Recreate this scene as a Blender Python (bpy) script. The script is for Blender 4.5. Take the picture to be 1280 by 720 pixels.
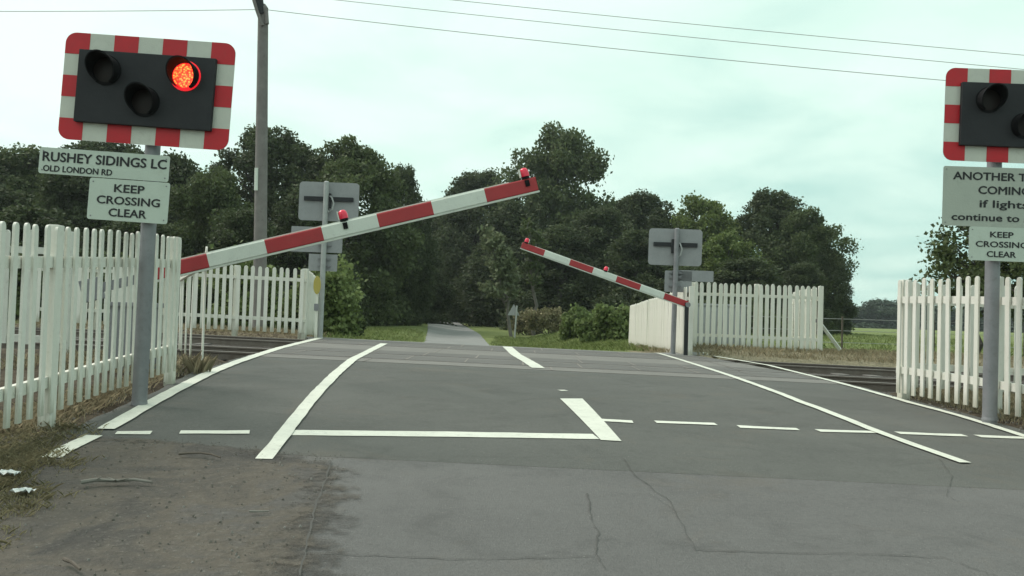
import bpy, bmesh, math, random
import numpy as np
from mathutils import Vector, Matrix
random.seed(7); rng = np.random.default_rng(11)
PI = math.pi
for o in list(bpy.data.objects): bpy.data.objects.remove(o)
S = bpy.context.scene
C = S.collection
# ------------------------------------------------------------------ camera
F = 1150.0; PITCH = math.radians(1.59); ROLL = math.radians(1.7)
R_ = Vector((math.cos(ROLL), 0, math.sin(ROLL))); U0 = Vector((-math.sin(ROLL), 0, math.cos(ROLL)))
FW = (Vector((0, 1, 0))*math.cos(PITCH) + U0*math.sin(PITCH)).normalized()
UP = R_.cross(FW).normalized()
cd = bpy.data.cameras.new('camera'); cam = bpy.data.objects.new('camera', cd); C.objects.link(cam)
cd.sensor_width = 36; cd.lens = 36*F/1280; cd.clip_start = .05; cd.clip_end = 6000
cam.matrix_world = Matrix(((R_.x, UP.x, -FW.x, 0), (R_.y, UP.y, -FW.y, 0), (R_.z, UP.z, -FW.z, 0), (0, 0, 0, 1)))
S.camera = cam
# ------------------------------------------------------------------ sky, sun, exposure
SUN_EL, SUN_AZ = math.radians(52), math.radians(-70)      # azimuth from +Y, clockwise
w = bpy.data.worlds.new('World'); S.world = w; w.use_nodes = True
nt = w.node_tree; nt.nodes.clear(); N = nt.nodes.new; L = nt.links.new
out = N('ShaderNodeOutputWorld')
sky = N('ShaderNodeTexSky'); sky.sky_type = 'NISHITA'; sky.sun_disc = False
sky.sun_elevation = SUN_EL; sky.sun_rotation = SUN_AZ
b1 = N('ShaderNodeBackground'); b1.inputs['Strength'].default_value = .07; L(sky.outputs[0], b1.inputs[0])
tc = N('ShaderNodeTexCoord'); sx = N('ShaderNodeSeparateXYZ'); L(tc.outputs['Generated'], sx.inputs[0])
# clouds lie on a flat layer: direction / (z + small) gives the layer's own plane
def M(op, a, b=None, clamp=False, nt=nt):
    n = nt.nodes.new('ShaderNodeMath'); n.operation = op; n.use_clamp = clamp
    for i, v in enumerate((a, b)):
        if v is None: continue
        if isinstance(v, (int, float)): n.inputs[i].default_value = v
        else: nt.links.new(v, n.inputs[i])
    return n.outputs[0]
den = M('ADD', M('MAXIMUM', sx.outputs[2], 0.0), .16)
cx = N('ShaderNodeCombineXYZ'); L(M('DIVIDE', sx.outputs[0], den), cx.inputs[0]); L(M('DIVIDE', sx.outputs[1], den), cx.inputs[1])
n1 = N('ShaderNodeTexNoise'); n1.inputs['Scale'].default_value = 1.5; n1.inputs['Detail'].default_value = 7; n1.inputs['Roughness'].default_value = .52
n1.inputs['Distortion'].default_value = .3; L(cx.outputs[0], n1.inputs['Vector'])
n2 = N('ShaderNodeTexNoise'); n2.inputs['Scale'].default_value = .45; n2.inputs['Detail'].default_value = 2; L(cx.outputs[0], n2.inputs['Vector'])
cl = M('ADD', M('MULTIPLY', n1.outputs[0], .68), M('MULTIPLY', n2.outputs[0], .32))
# brighter high up and to the left (where the veiled sun is)
cl = M('ADD', cl, M('MULTIPLY', sx.outputs[0], -.24)); cl = M('ADD', cl, M('MULTIPLY', sx.outputs[2], .42))
cr = N('ShaderNodeValToRGB'); L(cl, cr.inputs[0])
e = cr.color_ramp.elements
e[0].position = .27; e[0].color = (.27, .45, .41, 1)
e[1].position = .74; e[1].color = (.61, .705, .66, 1)
m_ = e.new(.40); m_.color = (.35, .53, .475, 1)
m_ = e.new(.55); m_.color = (.49, .645, .57, 1)
b2 = N('ShaderNodeBackground'); b2.inputs['Strength'].default_value = 1.0; L(cr.outputs[0], b2.inputs[0])
mx = N('ShaderNodeMixShader'); mx.inputs[0].default_value = .93; L(b1.outputs[0], mx.inputs[1]); L(b2.outputs[0], mx.inputs[2])
L(mx.outputs[0], out.inputs[0])
sd = bpy.data.lights.new('sun', 'SUN'); sd.energy = 1.5; sd.angle = math.radians(25); sd.color = (1, .92, .86)
so = bpy.data.objects.new('sun', sd); C.objects.link(so)
sdir = Vector((math.sin(SUN_AZ)*math.cos(SUN_EL), math.cos(SUN_AZ)*math.cos(SUN_EL), math.sin(SUN_EL)))
so.rotation_euler = sdir.to_track_quat('Z', 'Y').to_euler()
S.view_settings.view_transform = 'Standard'; S.view_settings.look = 'None'
S.view_settings.exposure = 0.74; S.view_settings.gamma = 1; S.view_settings.use_curve_mapping = False

# ------------------------------------------------------------------ geometry of the place
def P(px, py, d):                                   # a point d metres ahead
    return (FW*d + R_*((px-640)/F*d) + UP*((360-py)/F*d))
_pr = [(-60,-1.3),(0,-1.27),(3,-1.17),(6,-1.0),(8,-.88),(10,-.80),(13,-.785),(22.5,-.79),(25,-.93),(35,-1.45),(46,-1.76),(70,-1.6),(115,-1.3),(200,-1.5),(400,-2.5),(3500,-4)]
_pf = [(-60,-1.3),(0,-1.27),(3,-1.17),(6,-1.0),(8,-.88),(10,-.80),(13,-.785),(22.5,-.79),(26,-.86),(34,-.98),(60,-1.05),(150,-1.1),(400,-1.6),(3500,-4)]
def _ip(t, y):
    if y <= t[0][0]: return t[0][1]
    for i in range(len(t)-1):
        if y <= t[i+1][0]:
            f = (y-t[i][0])/(t[i+1][0]-t[i][0]); return t[i][1]*(1-f)+t[i+1][1]*f
    return t[-1][1]
def _sm(t, y):
    r = 1.2 if y < 30 else 6
    return sum(_ip(t, y+r*k/4)*wt for k, wt in ((-4,.05),(-3,.1),(-2,.12),(-1,.15),(0,.16),(1,.15),(2,.12),(3,.1),(4,.05)))
def sstep(a, b, x):
    t = min(1, max(0, (x-a)/(b-a))); return t*t*(3-2*t)
_cache = {}
def H(x, y):
    k = round(y, 3)
    if k not in _cache: _cache[k] = (_sm(_pr, y), _sm(_pf, y))
    a, b = _cache[k]
    s = max(sstep(.8, 4.5, x), .65*sstep(-4.2, -7.5, x))*sstep(22, 28, y)
    xx = max(-9, min(9, x))
    return a*(1-s)+b*s + .16*sstep(4.0, 4.9, x)*sstep(22.2, 23.6, y)*sstep(32, 27, y) - .018*xx*(1-sstep(24, 40, y))
def G(px, py):                                      # where a sight line meets the ground
    dv = P(px, py, 1.0); t = 1.5; st = .05
    while t < 900:
        p = dv*t
        if p.z < H(p.x, p.y):
            lo, hi = t-st, t
            for _ in range(18):
                m = (lo+hi)/2; q = dv*m
                if q.z < H(q.x, q.y): hi = m
                else: lo = m
            return dv*hi
        st = .05 if t < 40 else .5
        t += st
    return dv*900

# ------------------------------------------------------------------ materials
def mat(name, col, rough=.8, metal=0, spec=.4):
    m = bpy.data.materials.new(name); m.use_nodes = True
    b = m.node_tree.nodes['Principled BSDF']
    b.inputs['Base Color'].default_value = (*col, 1); b.inputs['Roughness'].default_value = rough
    b.inputs['Metallic'].default_value = metal; b.inputs['Specular IOR Level'].default_value = spec
    return m
def nodes(m): return m.node_tree, m.node_tree.nodes['Principled BSDF']
def noise(nt, scale, detail=4, rough=.55, vec=None, dist=0, coord='Object'):
    n = nt.nodes.new('ShaderNodeTexNoise'); n.inputs['Scale'].default_value = scale
    n.inputs['Detail'].default_value = detail; n.inputs['Roughness'].default_value = rough; n.inputs['Distortion'].default_value = dist
    if vec is None:
        t = nt.nodes.new('ShaderNodeTexCoord'); vec = t.outputs[coord]
    nt.links.new(vec, n.inputs['Vector']); return n.outputs[0]
def ramp(nt, fac, stops):
    r = nt.nodes.new('ShaderNodeValToRGB'); nt.links.new(fac, r.inputs[0])
    el = r.color_ramp.elements
    el[0].position = stops[0][0]; el[0].color = (*stops[0][1], 1)
    el[1].position = stops[-1][0]; el[1].color = (*stops[-1][1], 1)
    for p, c in stops[1:-1]:
        q = el.new(p); q.color = (*c, 1)
    return r.outputs[0]
def mixc(nt, f, a, b):
    n = nt.nodes.new('ShaderNodeMix'); n.data_type = 'RGBA'
    if isinstance(f, (int, float)): n.inputs[0].default_value = f
    else: nt.links.new(f, n.inputs[0])
    for i, v in ((6, a), (7, b)):
        if isinstance(v, tuple): n.inputs[i].default_value = (*v, 1)
        else: nt.links.new(v, n.inputs[i])
    return n.outputs[2]
def bump(nt, b, h, dist=.01, strength=.6):
    n = nt.nodes.new('ShaderNodeBump'); n.inputs['Distance'].default_value = dist; n.inputs['Strength'].default_value = strength
    nt.links.new(h, n.inputs['Height']); nt.links.new(n.outputs[0], b.inputs['Normal'])
def thr(nt, v, lo, hi):
    n = nt.nodes.new('ShaderNodeMapRange'); n.inputs[1].default_value = lo; n.inputs[2].default_value = hi; nt.links.new(v, n.inputs[0]); n.clamp = True
    return n.outputs[0]
def attr(nt, name):
    n = nt.nodes.new('ShaderNodeAttribute'); n.attribute_name = name; return n.outputs['Fac']

def asphalt(name, a, b_, dirt=(.16, .135, .105), dirtamt=.35, seed=0):
    m = mat(name, a, .9, spec=.25); nt, b = nodes(m)
    big = noise(nt, .5+seed*.07, 5, .6, dist=.4); fine = noise(nt, 90, 3, .7); mid = noise(nt, 6, 5, .65)
    c = mixc(nt, thr(nt, big, .3, .7), a, b_)
    c = mixc(nt, M('MULTIPLY', thr(nt, fine, .42, .7), .55, nt=nt), c, tuple(x*1.75 for x in a))
    c = mixc(nt, M('MULTIPLY', thr(nt, mid, .5, .75), .25, nt=nt), c, tuple(x*.6 for x in a))
    c = mixc(nt, M('MULTIPLY', thr(nt, noise(nt, 45, 4, .8), .45, .7), .45, nt=nt), c, tuple(x*.62 for x in a))
    st = noise(nt, 1.9, 7, .72, dist=.8); c = mixc(nt, M('MULTIPLY', thr(nt, st, .52, .68), .42, nt=nt), c, tuple(x*.66 for x in a))
    sl = noise(nt, .35, 5, .6, dist=1.2); c = mixc(nt, M('MULTIPLY', thr(nt, sl, .50, .64), .30, nt=nt), c, tuple(x*1.28 for x in b_))
    dn = noise(nt, 1.1, 6, .7, dist=.6)
    c = mixc(nt, M('MULTIPLY', thr(nt, dn, .55, .75), dirtamt, nt=nt), c, dirt)
    # tiny pale chippings
    v = nt.nodes.new('ShaderNodeTexVoronoi'); v.inputs['Scale'].default_value = 28
    t = nt.nodes.new('ShaderNodeTexCoord'); nt.links.new(t.outputs['Object'], v.inputs['Vector'])
    sp = M('MULTIPLY', M('LESS_THAN', v.outputs['Distance'], .11, nt=nt), thr(nt, noise(nt, 3, 2), .55, .6), nt=nt)
    c = mixc(nt, M('MULTIPLY', sp, .5, nt=nt), c, (.35, .34, .31))
    nt.links.new(c, b.inputs['Base Color']); bump(nt, b, fine, .010, 1)
    return m
mA = asphalt('asphalt_crossing', (.094, .096, .088), (.118, .119, .109))
mA2 = asphalt('asphalt_approach', (.114, .112, .108), (.140, .138, .132), seed=2)
mA3 = asphalt('asphalt_patch', (.109, .107, .103), (.134, .132, .126), seed=4, dirtamt=.15)
mFoot = asphalt('asphalt_footway', (.10,.10,.09), (.12,.12,.11), seed=3, dirtamt=.6)
mFar = asphalt('asphalt_lane', (.20, .205, .195), (.25, .25, .24), seed=1, dirtamt=.1)
mCrack = mat('crack', (.080, .078, .072), 1)
def paint():
    m = mat('road_paint', (.80, .83, .74), .6); nt, b = nodes(m)
    c = mixc(nt, thr(nt, noise(nt, 3, 5, .6), .35, .7), (.66, .67, .58), (.56, .57, .49))
    wear = thr(nt, noise(nt, 16, 8, .82), .53, .68)
    c = mixc(nt, M('MULTIPLY', wear, .55, nt=nt), c, (.25, .25, .23))
    nt.links.new(c, b.inputs['Base Color']); bump(nt, b, noise(nt, 120, 2), .003)
    return m
mPaint = paint()
def dirtmat():
    m = mat('gravel_dirt', (.13, .11, .085), .95, spec=.2); nt, b = nodes(m)
    c = ramp(nt, noise(nt, 1.3, 7, .65, dist=.5), [(.34, (.068, .064, .060)), (.44, (.096, .088, .078)), (.52, (.128, .112, .092)), (.60, (.112, .104, .095)), (.70, (.130, .125, .118))])
    f = noise(nt, 38, 5, .75); c = mixc(nt, thr(nt, f, .55, .8), c, (.24, .225, .195))
    g = noise(nt, 12, 5, .7); c = mixc(nt, M('MULTIPLY', thr(nt, g, .5, .72), .45, nt=nt), c, (.060, .053, .045))
    nt.links.new(c, b.inputs['Base Color'])
    h = M('ADD', M('MULTIPLY', f, .5, nt=nt), g, nt=nt); bump(nt, b, h, .03, 1)
    # the earth thins out raggedly at its rim and leaves the tarmac bare
    tr = nt.nodes.new('ShaderNodeBsdfTransparent'); ms = nt.nodes.new('ShaderNodeMixShader')
    k = M('ADD', attr(nt, 'edge'), M('MULTIPLY', M('SUBTRACT', noise(nt, 9, 7, .75), .5, nt=nt), 1.8, nt=nt), nt=nt)
    nt.links.new(thr(nt, k, .25, .8), ms.inputs[0]); nt.links.new(tr.outputs[0], ms.inputs[1]); nt.links.new(b.outputs[0], ms.inputs[2])
    nt.links.new(ms.outputs[0], nt.nodes['Material Output'].inputs[0])
    return m
mDirt = dirtmat()
def groundmat():
    m = mat('ground_soil_grass', (.1, .1, .05), .95, spec=.15); nt, b = nodes(m)
    n = noise(nt, .6, 7, .65, dist=.4); f = noise(nt, 14, 6, .7); f2 = noise(nt, 60, 3, .7)
    soil = ramp(nt, M('ADD', M('MULTIPLY', n, .5, nt=nt), M('MULTIPLY', f, .5, nt=nt), nt=nt), [(.36, (.045, .035, .026)), (.5, (.10, .078, .055)), (.62, (.17, .14, .10))])
    soil = mixc(nt, thr(nt, f2, .58, .8), soil, (.27, .23, .17))
    grass = ramp(nt, M('ADD', M('MULTIPLY', n, .55, nt=nt), M('MULTIPLY', f, .45, nt=nt), nt=nt), [(.35, (.11, .15, .048)), (.5, (.165, .205, .070)), (.65, (.25, .255, .115))])
    dry = ramp(nt, f, [(.35, (.20, .18, .12)), (.65, (.36, .32, .22))])
    c = mixc(nt, thr(nt, M('ADD', attr(nt, 'green'), M('MULTIPLY', M('SUBTRACT', n, .5, nt=nt), 1.2, nt=nt), nt=nt), .35, .65), soil, grass)
    c = mixc(nt, thr(nt, M('ADD', attr(nt, 'dry'), M('MULTIPLY', M('SUBTRACT', f, .5, nt=nt), 1.0, nt=nt), nt=nt), .35, .7), c, dry)
    nt.links.new(c, b.inputs['Base Color']); bump(nt, b, M('ADD', f, f2, nt=nt), .05, .9)
    return m
mGround = groundmat()
def ballastmat():
    m = mat('ballast_stone', (.1, .09, .08), .95, spec=.2); nt, b = nodes(m)
    v = nt.nodes.new('ShaderNodeTexVoronoi'); v.inputs['Scale'].default_value = 17
    t = nt.nodes.new('ShaderNodeTexCoord'); nt.links.new(t.outputs['Object'], v.inputs['Vector'])
    c = ramp(nt, v.outputs['Color'], [(.1, (.035, .030, .027)), (.5, (.075, .066, .058)), (.9, (.15, .14, .125))])
    c = mixc(nt, thr(nt, noise(nt, .7, 4), .45, .65), c, (.06, .052, .045))
    nt.links.new(c, b.inputs['Base Color']); bump(nt, b, v.outputs['Distance'], -.05, 1)
    return m
mBallast = ballastmat()
def mottled(name, a, b_, scale=3, rough=.7, metal=0, spec=.4, d=.003, stain=None, coord='Object'):
    m = mat(name, a, rough, metal, spec); nt, b = nodes(m)
    n = noise(nt, scale, 6, .65, dist=.3, coord=coord)
    c = mixc(nt, thr(nt, n, .3, .7), a, b_)
    if stain:
        s = noise(nt, scale*4, 6, .75, coord=coord); c = mixc(nt, M('MULTIPLY', thr(nt, s, .56, .74), .6, nt=nt), c, stain)
    nt.links.new(c, b.inputs['Base Color']); bump(nt, b, noise(nt, scale*20, 3, coord=coord), d)
    return m
mPicket = mottled('picket_paint', (.76, .735, .67), (.69, .67, .60), 2.2, .55, stain=(.42, .42, .32))
def picketdirt(m):
    nt, b = nodes(m); src = b.inputs['Base Color'].links[0].from_socket
    g = nt.nodes.new('ShaderNodeNewGeometry'); tcn = nt.nodes.new('ShaderNodeTexCoord')
    mp = nt.nodes.new('ShaderNodeMapping'); mp.inputs['Scale'].default_value = (30, 30, 2.2); oi = nt.nodes.new('ShaderNodeObjectInfo')
    mp2 = nt.nodes.new('ShaderNodeVectorMath'); mp2.operation = 'ADD'; nt.links.new(tcn.outputs['Object'], mp2.inputs[0]); nt.links.new(oi.outputs['Location'], mp2.inputs[1])
    nt.links.new(mp2.outputs[0], mp.inputs['Vector']); gr = noise(nt, 1, 5, .7, vec=mp.outputs[0])
    c = mixc(nt, M('MULTIPLY', thr(nt, gr, .52, .78), .3, nt=nt), src, (.46, .47, .36))
    c = mixc(nt, M('MULTIPLY', oi.outputs['Random'], .22, nt=nt), c, (.52, .54, .42))
    sp = nt.nodes.new('ShaderNodeSeparateXYZ'); nt.links.new(tcn.outputs['Object'], sp.inputs[0])
    lo = M('ADD', M('SUBTRACT', .14, sp.outputs[2], nt=nt), M('MULTIPLY', M('SUBTRACT', gr, .5, nt=nt), .35, nt=nt), nt=nt)
    c = mixc(nt, M('MULTIPLY', thr(nt, lo, 0, .12), .55, nt=nt), c, (.24, .23, .15))
    nt.links.new(c, b.inputs['Base Color'])
picketdirt(mPicket)
mPicket2 = mottled('picket_paint_weathered', (.66, .66, .60), (.54, .54, .49), 4, .6, stain=(.32, .30, .26))
mGalv = mottled('galvanised_steel', (.27, .27, .28), (.20, .20, .21), 5, .55, .35, stain=(.15, .14, .13))
mGalvL = mottled('galvanised_light', (.40, .41, .40), (.32, .33, .32), 5, .55, .2, stain=(.24, .23, .21))
mBack = mottled('sign_back_grey', (.30, .305, .31), (.255, .26, .265), 4, .6, 0, stain=(.18, .18, .18))
mBlack = mottled('black_enamel', (.022, .023, .026), (.032, .033, .036), 3, .65, spec=.25)
mHood = mat('hood_black', (.010, .010, .011), .85, spec=.15)
mRed = mottled('red_reflective', (.52, .012, .022), (.44, .012, .020), 6, .45, stain=(.33, .03, .03))
mRedB = mottled('boom_red', (.40, .035, .040), (.33, .030, .035), 3, .5, stain=(.24, .05, .045))
mWht = mottled('white_reflective', (.56, .57, .50), (.50, .51, .45), 6, .5, stain=(.42, .42, .36))
mWhtB = mottled('boom_white', (.66, .69, .62), (.58, .61, .55), 3, .45, stain=(.42, .42, .38))
mSign = mottled('sign_face', (.50, .56, .49), (.46, .52, .45), 3, .5, stain=(.40, .43, .36))
mSignR = mottled('sign_face_weathered', (.40, .43, .37), (.36, .39, .34), 3, .5, stain=(.30, .32, .27))
mText = mat('lettering_black', (.015, .015, .017), .5)
mWood = mottled('pole_wood', (.22, .205, .195), (.155, .14, .135), 2.5, .9, stain=(.07, .06, .055))
mRail = mottled('rail_steel', (.20, .17, .15), (.14, .11, .09), 6, .6, .3)
mRailTop = mat('rail_head', (.42, .41, .40), .35, .6)
mRailWorn = mottled('rail_head_dull', (.36, .34, .32), (.28, .26, .24), 4, .6, .2)
mSleeper = mottled('sleeper', (.16, .15, .14), (.11, .10, .09), 4, .9)
mPanel = mottled('rubber_panel', (.095, .092, .085), (.125, .121, .112), 1.3, .85, stain=(.17, .14, .105))
mBeam = mottled('concrete_beam', (.185, .178, .162), (.145, .140, .128), 1.5, .9, stain=(.11, .10, .09))
mJoint = mat('panel_joint', (.21, .19, .17), .9)
mGap = mat('flangeway', (.02, .018, .016), 1)
mCab = mottled('cabinet_grey', (.36, .38, .39), (.30, .32, .33), 2, .55, stain=(.24, .24, .22))
mYellow = mat('yellow_plate', (.42, .34, .08), .5)
mLensDark = mat('lens_dark', (.014, .009, .008), .5, spec=.25)
mLensRed = mat('boom_lamp_red', (.75, .02, .06), .2, spec=.6)
mWire = mat('cable_grey', (.34, .35, .33), .7)
mLitter = mat('litter_white', (.62, .64, .62), .6)
mStick = mottled('dead_stick', (.085, .07, .055), (.13, .11, .09), 10, .9)
mStickP = mottled('dead_stick_pale', (.22, .21, .185), (.16, .15, .13), 10, .9)
mPorc = mat('porcelain', (.30, .26, .22), .3)
def litlens():
    m = mat('lens_lit', (.6, .02, .01), .3); nt, b = nodes(m)
    v = nt.nodes.new('ShaderNodeTexVoronoi'); v.inputs['Scale'].default_value = 55
    t = nt.nodes.new('ShaderNodeTexCoord'); nt.links.new(t.outputs['Object'], v.inputs['Vector'])
    c = ramp(nt, v.outputs['Distance'], [(.05, (1, .42, .06)), (.35, (1, .13, .03)), (.7, (.9, .015, .01))])
    nt.links.new(c, b.inputs['Emission Color']); b.inputs['Emission Strength'].default_value = 1.5
    return m
mLit = litlens()
mLitRim = mat('lens_rim_lit', (.5, .01, .02), .3)
mLitRim.node_tree.nodes['Principled BSDF'].inputs['Emission Color'].default_value = (1, .01, .02, 1)
mLitRim.node_tree.nodes['Principled BSDF'].inputs['Emission Strength'].default_value = .45
def leafmat(name, dark, light, scale=.35, trans=.22):
    m = mat(name, dark, .65, spec=.25); nt, b = nodes(m)
    n = noise(nt, scale, 3, .6); r = attr(nt, 'rnd')
    c = mixc(nt, thr(nt, n, .36, .66), dark, light)
    c = mixc(nt, M('MULTIPLY', thr(nt, r, .55, 1), .45, nt=nt), c, tuple(min(1, x*1.7) for x in light))
    nt.links.new(c, b.inputs['Base Color'])
    tr = nt.nodes.new('ShaderNodeBsdfTranslucent'); nt.links.new(c, tr.inputs[0])
    ms = nt.nodes.new('ShaderNodeMixShader'); ms.inputs[0].default_value = trans
    nt.links.new(b.outputs[0], ms.inputs[1]); nt.links.new(tr.outputs[0], ms.inputs[2])
    nt.links.new(ms.outputs[0], nt.nodes['Material Output'].inputs[0])
    return m
lDark = leafmat('leaves_dark', (.042, .054, .026), (.072, .092, .040), .3, .32)
lMid = leafmat('leaves_mid', (.055, .074, .030), (.098, .124, .048), .3, .32)
lLight = leafmat('leaves_light', (.075, .105, .030), (.140, .180, .055), .3, .32)
lPale = leafmat('leaves_pale', (.095, .115, .060), (.155, .175, .095))
lBush = leafmat('leaves_bush', (.100, .138, .045), (.18, .225, .085), .9, .35)
lFarW = leafmat('leaves_far', (.040, .058, .038), (.065, .085, .052), .03)
mBark = mottled('bark', (.055, .048, .040), (.085, .075, .065), 1.5, .95)
mBarkP = mottled('bark_pale', (.16, .15, .13), (.11, .10, .09), 1.5, .95)
gDry = leafmat('grass_dry', (.27, .235, .15), (.42, .37, .25), .8, .4)
gGreen = leafmat('grass_green', (.15, .20, .06), (.26, .30, .12), .5)
gTurf = leafmat('grass_turf', (.20, .19, .105), (.36, .33, .21), 2.2, .4)
gMix = leafmat('grass_mixed', (.13, .13, .06), (.27, .24, .14), 1.5)

# ------------------------------------------------------------------ mesh builder
class MB:
    def __init__(s): s.v = []; s.f = []; s.m = []
    def add(s, vs, fs, mi=0, T=None):
        o = len(s.v); s.v += [tuple(T @ Vector(p)) if T else tuple(p) for p in vs]
        s.f += [tuple(i+o for i in f) for f in fs]; s.m += [mi]*len(fs)
    def box(s, c, d, mi=0, T=None, bev=0):
        x, y, z = d[0]/2, d[1]/2, d[2]/2
        if bev:
            bm = bmesh.new(); bmesh.ops.create_cube(bm, size=1); bmesh.ops.scale(bm, vec=d, verts=bm.verts)
            bmesh.ops.bevel(bm, geom=bm.edges[:], offset=bev, segments=2, affect='EDGES', profile=.7)
            bm.verts.index_update()
            vs = [(v.co.x+c[0], v.co.y+c[1], v.co.z+c[2]) for v in bm.verts]; fs = [tuple(v.index for v in f.verts) for f in bm.faces]; bm.free()
            s.add(vs, fs, mi, T); return
        vs = [(c[0]+a*x, c[1]+b*y, c[2]+e*z) for a in (-1, 1) for b in (-1, 1) for e in (-1, 1)]
        s.add(vs, [(0,1,3,2),(4,6,7,5),(0,4,5,1),(2,3,7,6),(0,2,6,4),(1,5,7,3)], mi, T)
    def tube(s, pts, rs, n=12, mi=0, T=None, cap=True):
        pts = [Vector(p) for p in pts]
        if isinstance(rs, (int, float)): rs = [rs]*len(pts)
        vs = []; fs = []
        for i, p in enumerate(pts):
            t = (pts[min(i+1, len(pts)-1)]-pts[max(i-1, 0)]).normalized()
            a = Vector((0, 1, 0)) if abs(t.z) > .8 else Vector((0, 0, 1))
            u = t.cross(a).normalized(); q = t.cross(u).normalized()
            for k in range(n):
                g = 2*PI*k/n; vs.append(p+(u*math.cos(g)+q*math.sin(g))*rs[i])
        for i in range(len(pts)-1):
            for k in range(n): fs.append((i*n+k, i*n+(k+1) % n, (i+1)*n+(k+1) % n, (i+1)*n+k))
        if cap: fs.append(tuple(range(n))[::-1]); fs.append(tuple(range((len(pts)-1)*n, len(pts)*n)))
        s.add(vs, fs, mi, T)
    def prism(s, outline, y0, y1, mi=0, T=None):      # outline in x,z ; extruded along y
        n = len(outline)
        vs = [(x, y0, z) for x, z in outline]+[(x, y1, z) for x, z in outline]
        fs = [tuple(range(n)), tuple(range(2*n-1, n-1, -1))]+[(i, i+n, (i+1) % n+n, (i+1) % n) for i in range(n)]
        s.add(vs, fs, mi, T)
    def build(s, name, mats, parent=None, smooth=False, loc=None):
        me = bpy.data.meshes.new(name); me.from_pydata(s.v, [], s.f)
        if not isinstance(mats, (list, tuple)): mats = [mats]
        for m in mats: me.materials.append(m)
        me.polygons.foreach_set('material_index', s.m)
        bm = bmesh.new(); bm.from_mesh(me); bmesh.ops.recalc_face_normals(bm, faces=bm.faces); bm.to_mesh(me); bm.free()
        if smooth:
            me.polygons.foreach_set('use_smooth', [True]*len(me.polygons))
            try: me.set_sharp_from_angle(angle=math.radians(40))
            except Exception: pass
        o = bpy.data.objects.new(name, me); C.objects.link(o)
        if parent: o.parent = parent
        if loc is not None: o.location = loc
        return o
def rrect(w_, h, r, n=6, cx=0, cz=0):
    pts = []
    for sx_, sz_, a0 in ((1, 1, 0), (-1, 1, 90), (-1, -1, 180), (1, -1, 270)):
        for k in range(n+1):
            a = math.radians(a0+90*k/n); pts.append((cx+sx_*(w_/2-r)+r*math.cos(a), cz+sz_*(h/2-r)+r*math.sin(a)))
    return pts
def tag(o, label=None, cat=None, group=None, kind=None):
    if label: o['label'] = label
    if cat: o['category'] = cat
    if group: o['group'] = group
    if kind: o['kind'] = kind
    return o
def thing(name, label, cat, loc=(0, 0, 0), rz=0, group=None, lean=0):
    o = bpy.data.objects.new(name, None); C.objects.link(o); o.location = loc; o.empty_display_size = .2
    o.rotation_euler = (0, lean, rz); return tag(o, label, cat, group)
def copy_tree(o, parent=None):
    c = o.copy(); C.objects.link(c); c.parent = parent
    for ch in o.children: copy_tree(ch, c)
    return c
def text_part(body, x, z, width, cap, y, parent, mi, align='C', tilt=0, bold=.04):
    """lettering of one line: centre (or left) x, centre z, total width, capital height"""
    cu = bpy.data.curves.new('lettering', 'FONT'); cu.body = body; cu.size = 1; cu.offset = 0; cu.extrude = .01; cu.resolution_u = 3
    to = bpy.data.objects.new('tmp', cu); C.objects.link(to)
    bpy.context.view_layer.update()
    me = bpy.data.meshes.new_from_object(to.evaluated_get(bpy.context.evaluated_depsgraph_get()))
    bpy.data.objects.remove(to); bpy.data.curves.remove(cu)
    co = np.array([v.co[:] for v in me.vertices]); x0, x1 = co[:, 0].min(), co[:, 0].max()
    capu = .72; sx_ = width/(x1-x0); sz_ = cap/capu
    me.clear_geometry if False else None
    for v in me.vertices:
        X = (v.co.x-x0)*sx_ - (width/2 if align == 'C' else 0); Z = v.co.y*sz_ - cap/2
        v.co = (x+X, y - (.0015 if v.co.z > 0 else 0), z+Z)
    bm = bmesh.new()
    for k, (ox, oz) in enumerate(((0, 0), (-1, 0), (1, 0), (0, 1), (0, -1))):        # heavier strokes
        b0 = len(bm.verts); bm.from_mesh(me); bm.verts.ensure_lookup_table()
        for v in bm.verts[b0:]: v.co += Vector((ox*cap*bold, -.00025*k, oz*cap*bold*.7))
    bm.to_mesh(me); bm.free()
    me.materials.clear(); me.materials.append(mi)
    o = bpy.data.objects.new('lettering', me); C.objects.link(o); o.parent = parent
    return o

# ------------------------------------------------------------------ the ground, roads, tracks
def lin(t, y):
    return _ip(t, y)
pt = lambda px, py: (lambda q: (q.y, q.x))(G(px, py))
OL = [pt(60, 577), pt(130, 540), pt(215, 494), pt(300, 455), pt(400, 424)]     # outer left line
OR = [pt(1280, 547), pt(1140, 508), pt(1020, 475), pt(880, 441)]               # outer right line
OL = sorted(OL); OR = sorted(OR)
def nz(y, s, a): return a*(math.sin(y*2.3+s)+.6*math.sin(y*5.9+s*2)+.4*math.sin(y*13.7+s*3))
ROAD_L = [(-6, -6.5), (5.2, -4.0)] + [(y, x-.22) for y, x in OL[1:]] + [(22.6, -5.2), (24.5, -3.6), (32, -3.6), (46, -4.35), (70, -6.35), (90, -8.2), (115, -10.6), (160, -21)]
ROAD_R = [(-6, 7.5), (5, 6.6)] + [(y, x+.30) for y, x in OR] + [(22.3, 4.4), (24.5, 1.4), (32, .2), (46, -.95), (70, -2.45), (90, -4.3), (115, -7.0), (160, -17)]
ROAD_L.sort(); ROAD_R.sort()
def inroad(x, y):                                     # signed, positive inside
    return min(x-lin(ROAD_L, y), lin(ROAD_R, y)-x)
def axis(a, b, fine0, fine1, st, grow=1.18):
    v = [fine0+st*i for i in range(int((fine1-fine0)/st)+1)]
    s = st; x = v[-1]
    while x < b: s *= grow; x += s; v.append(x)
    s = st; x = v[0]
    while x > a: s *= grow; x -= s; v.insert(0, x)
    return v
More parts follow.
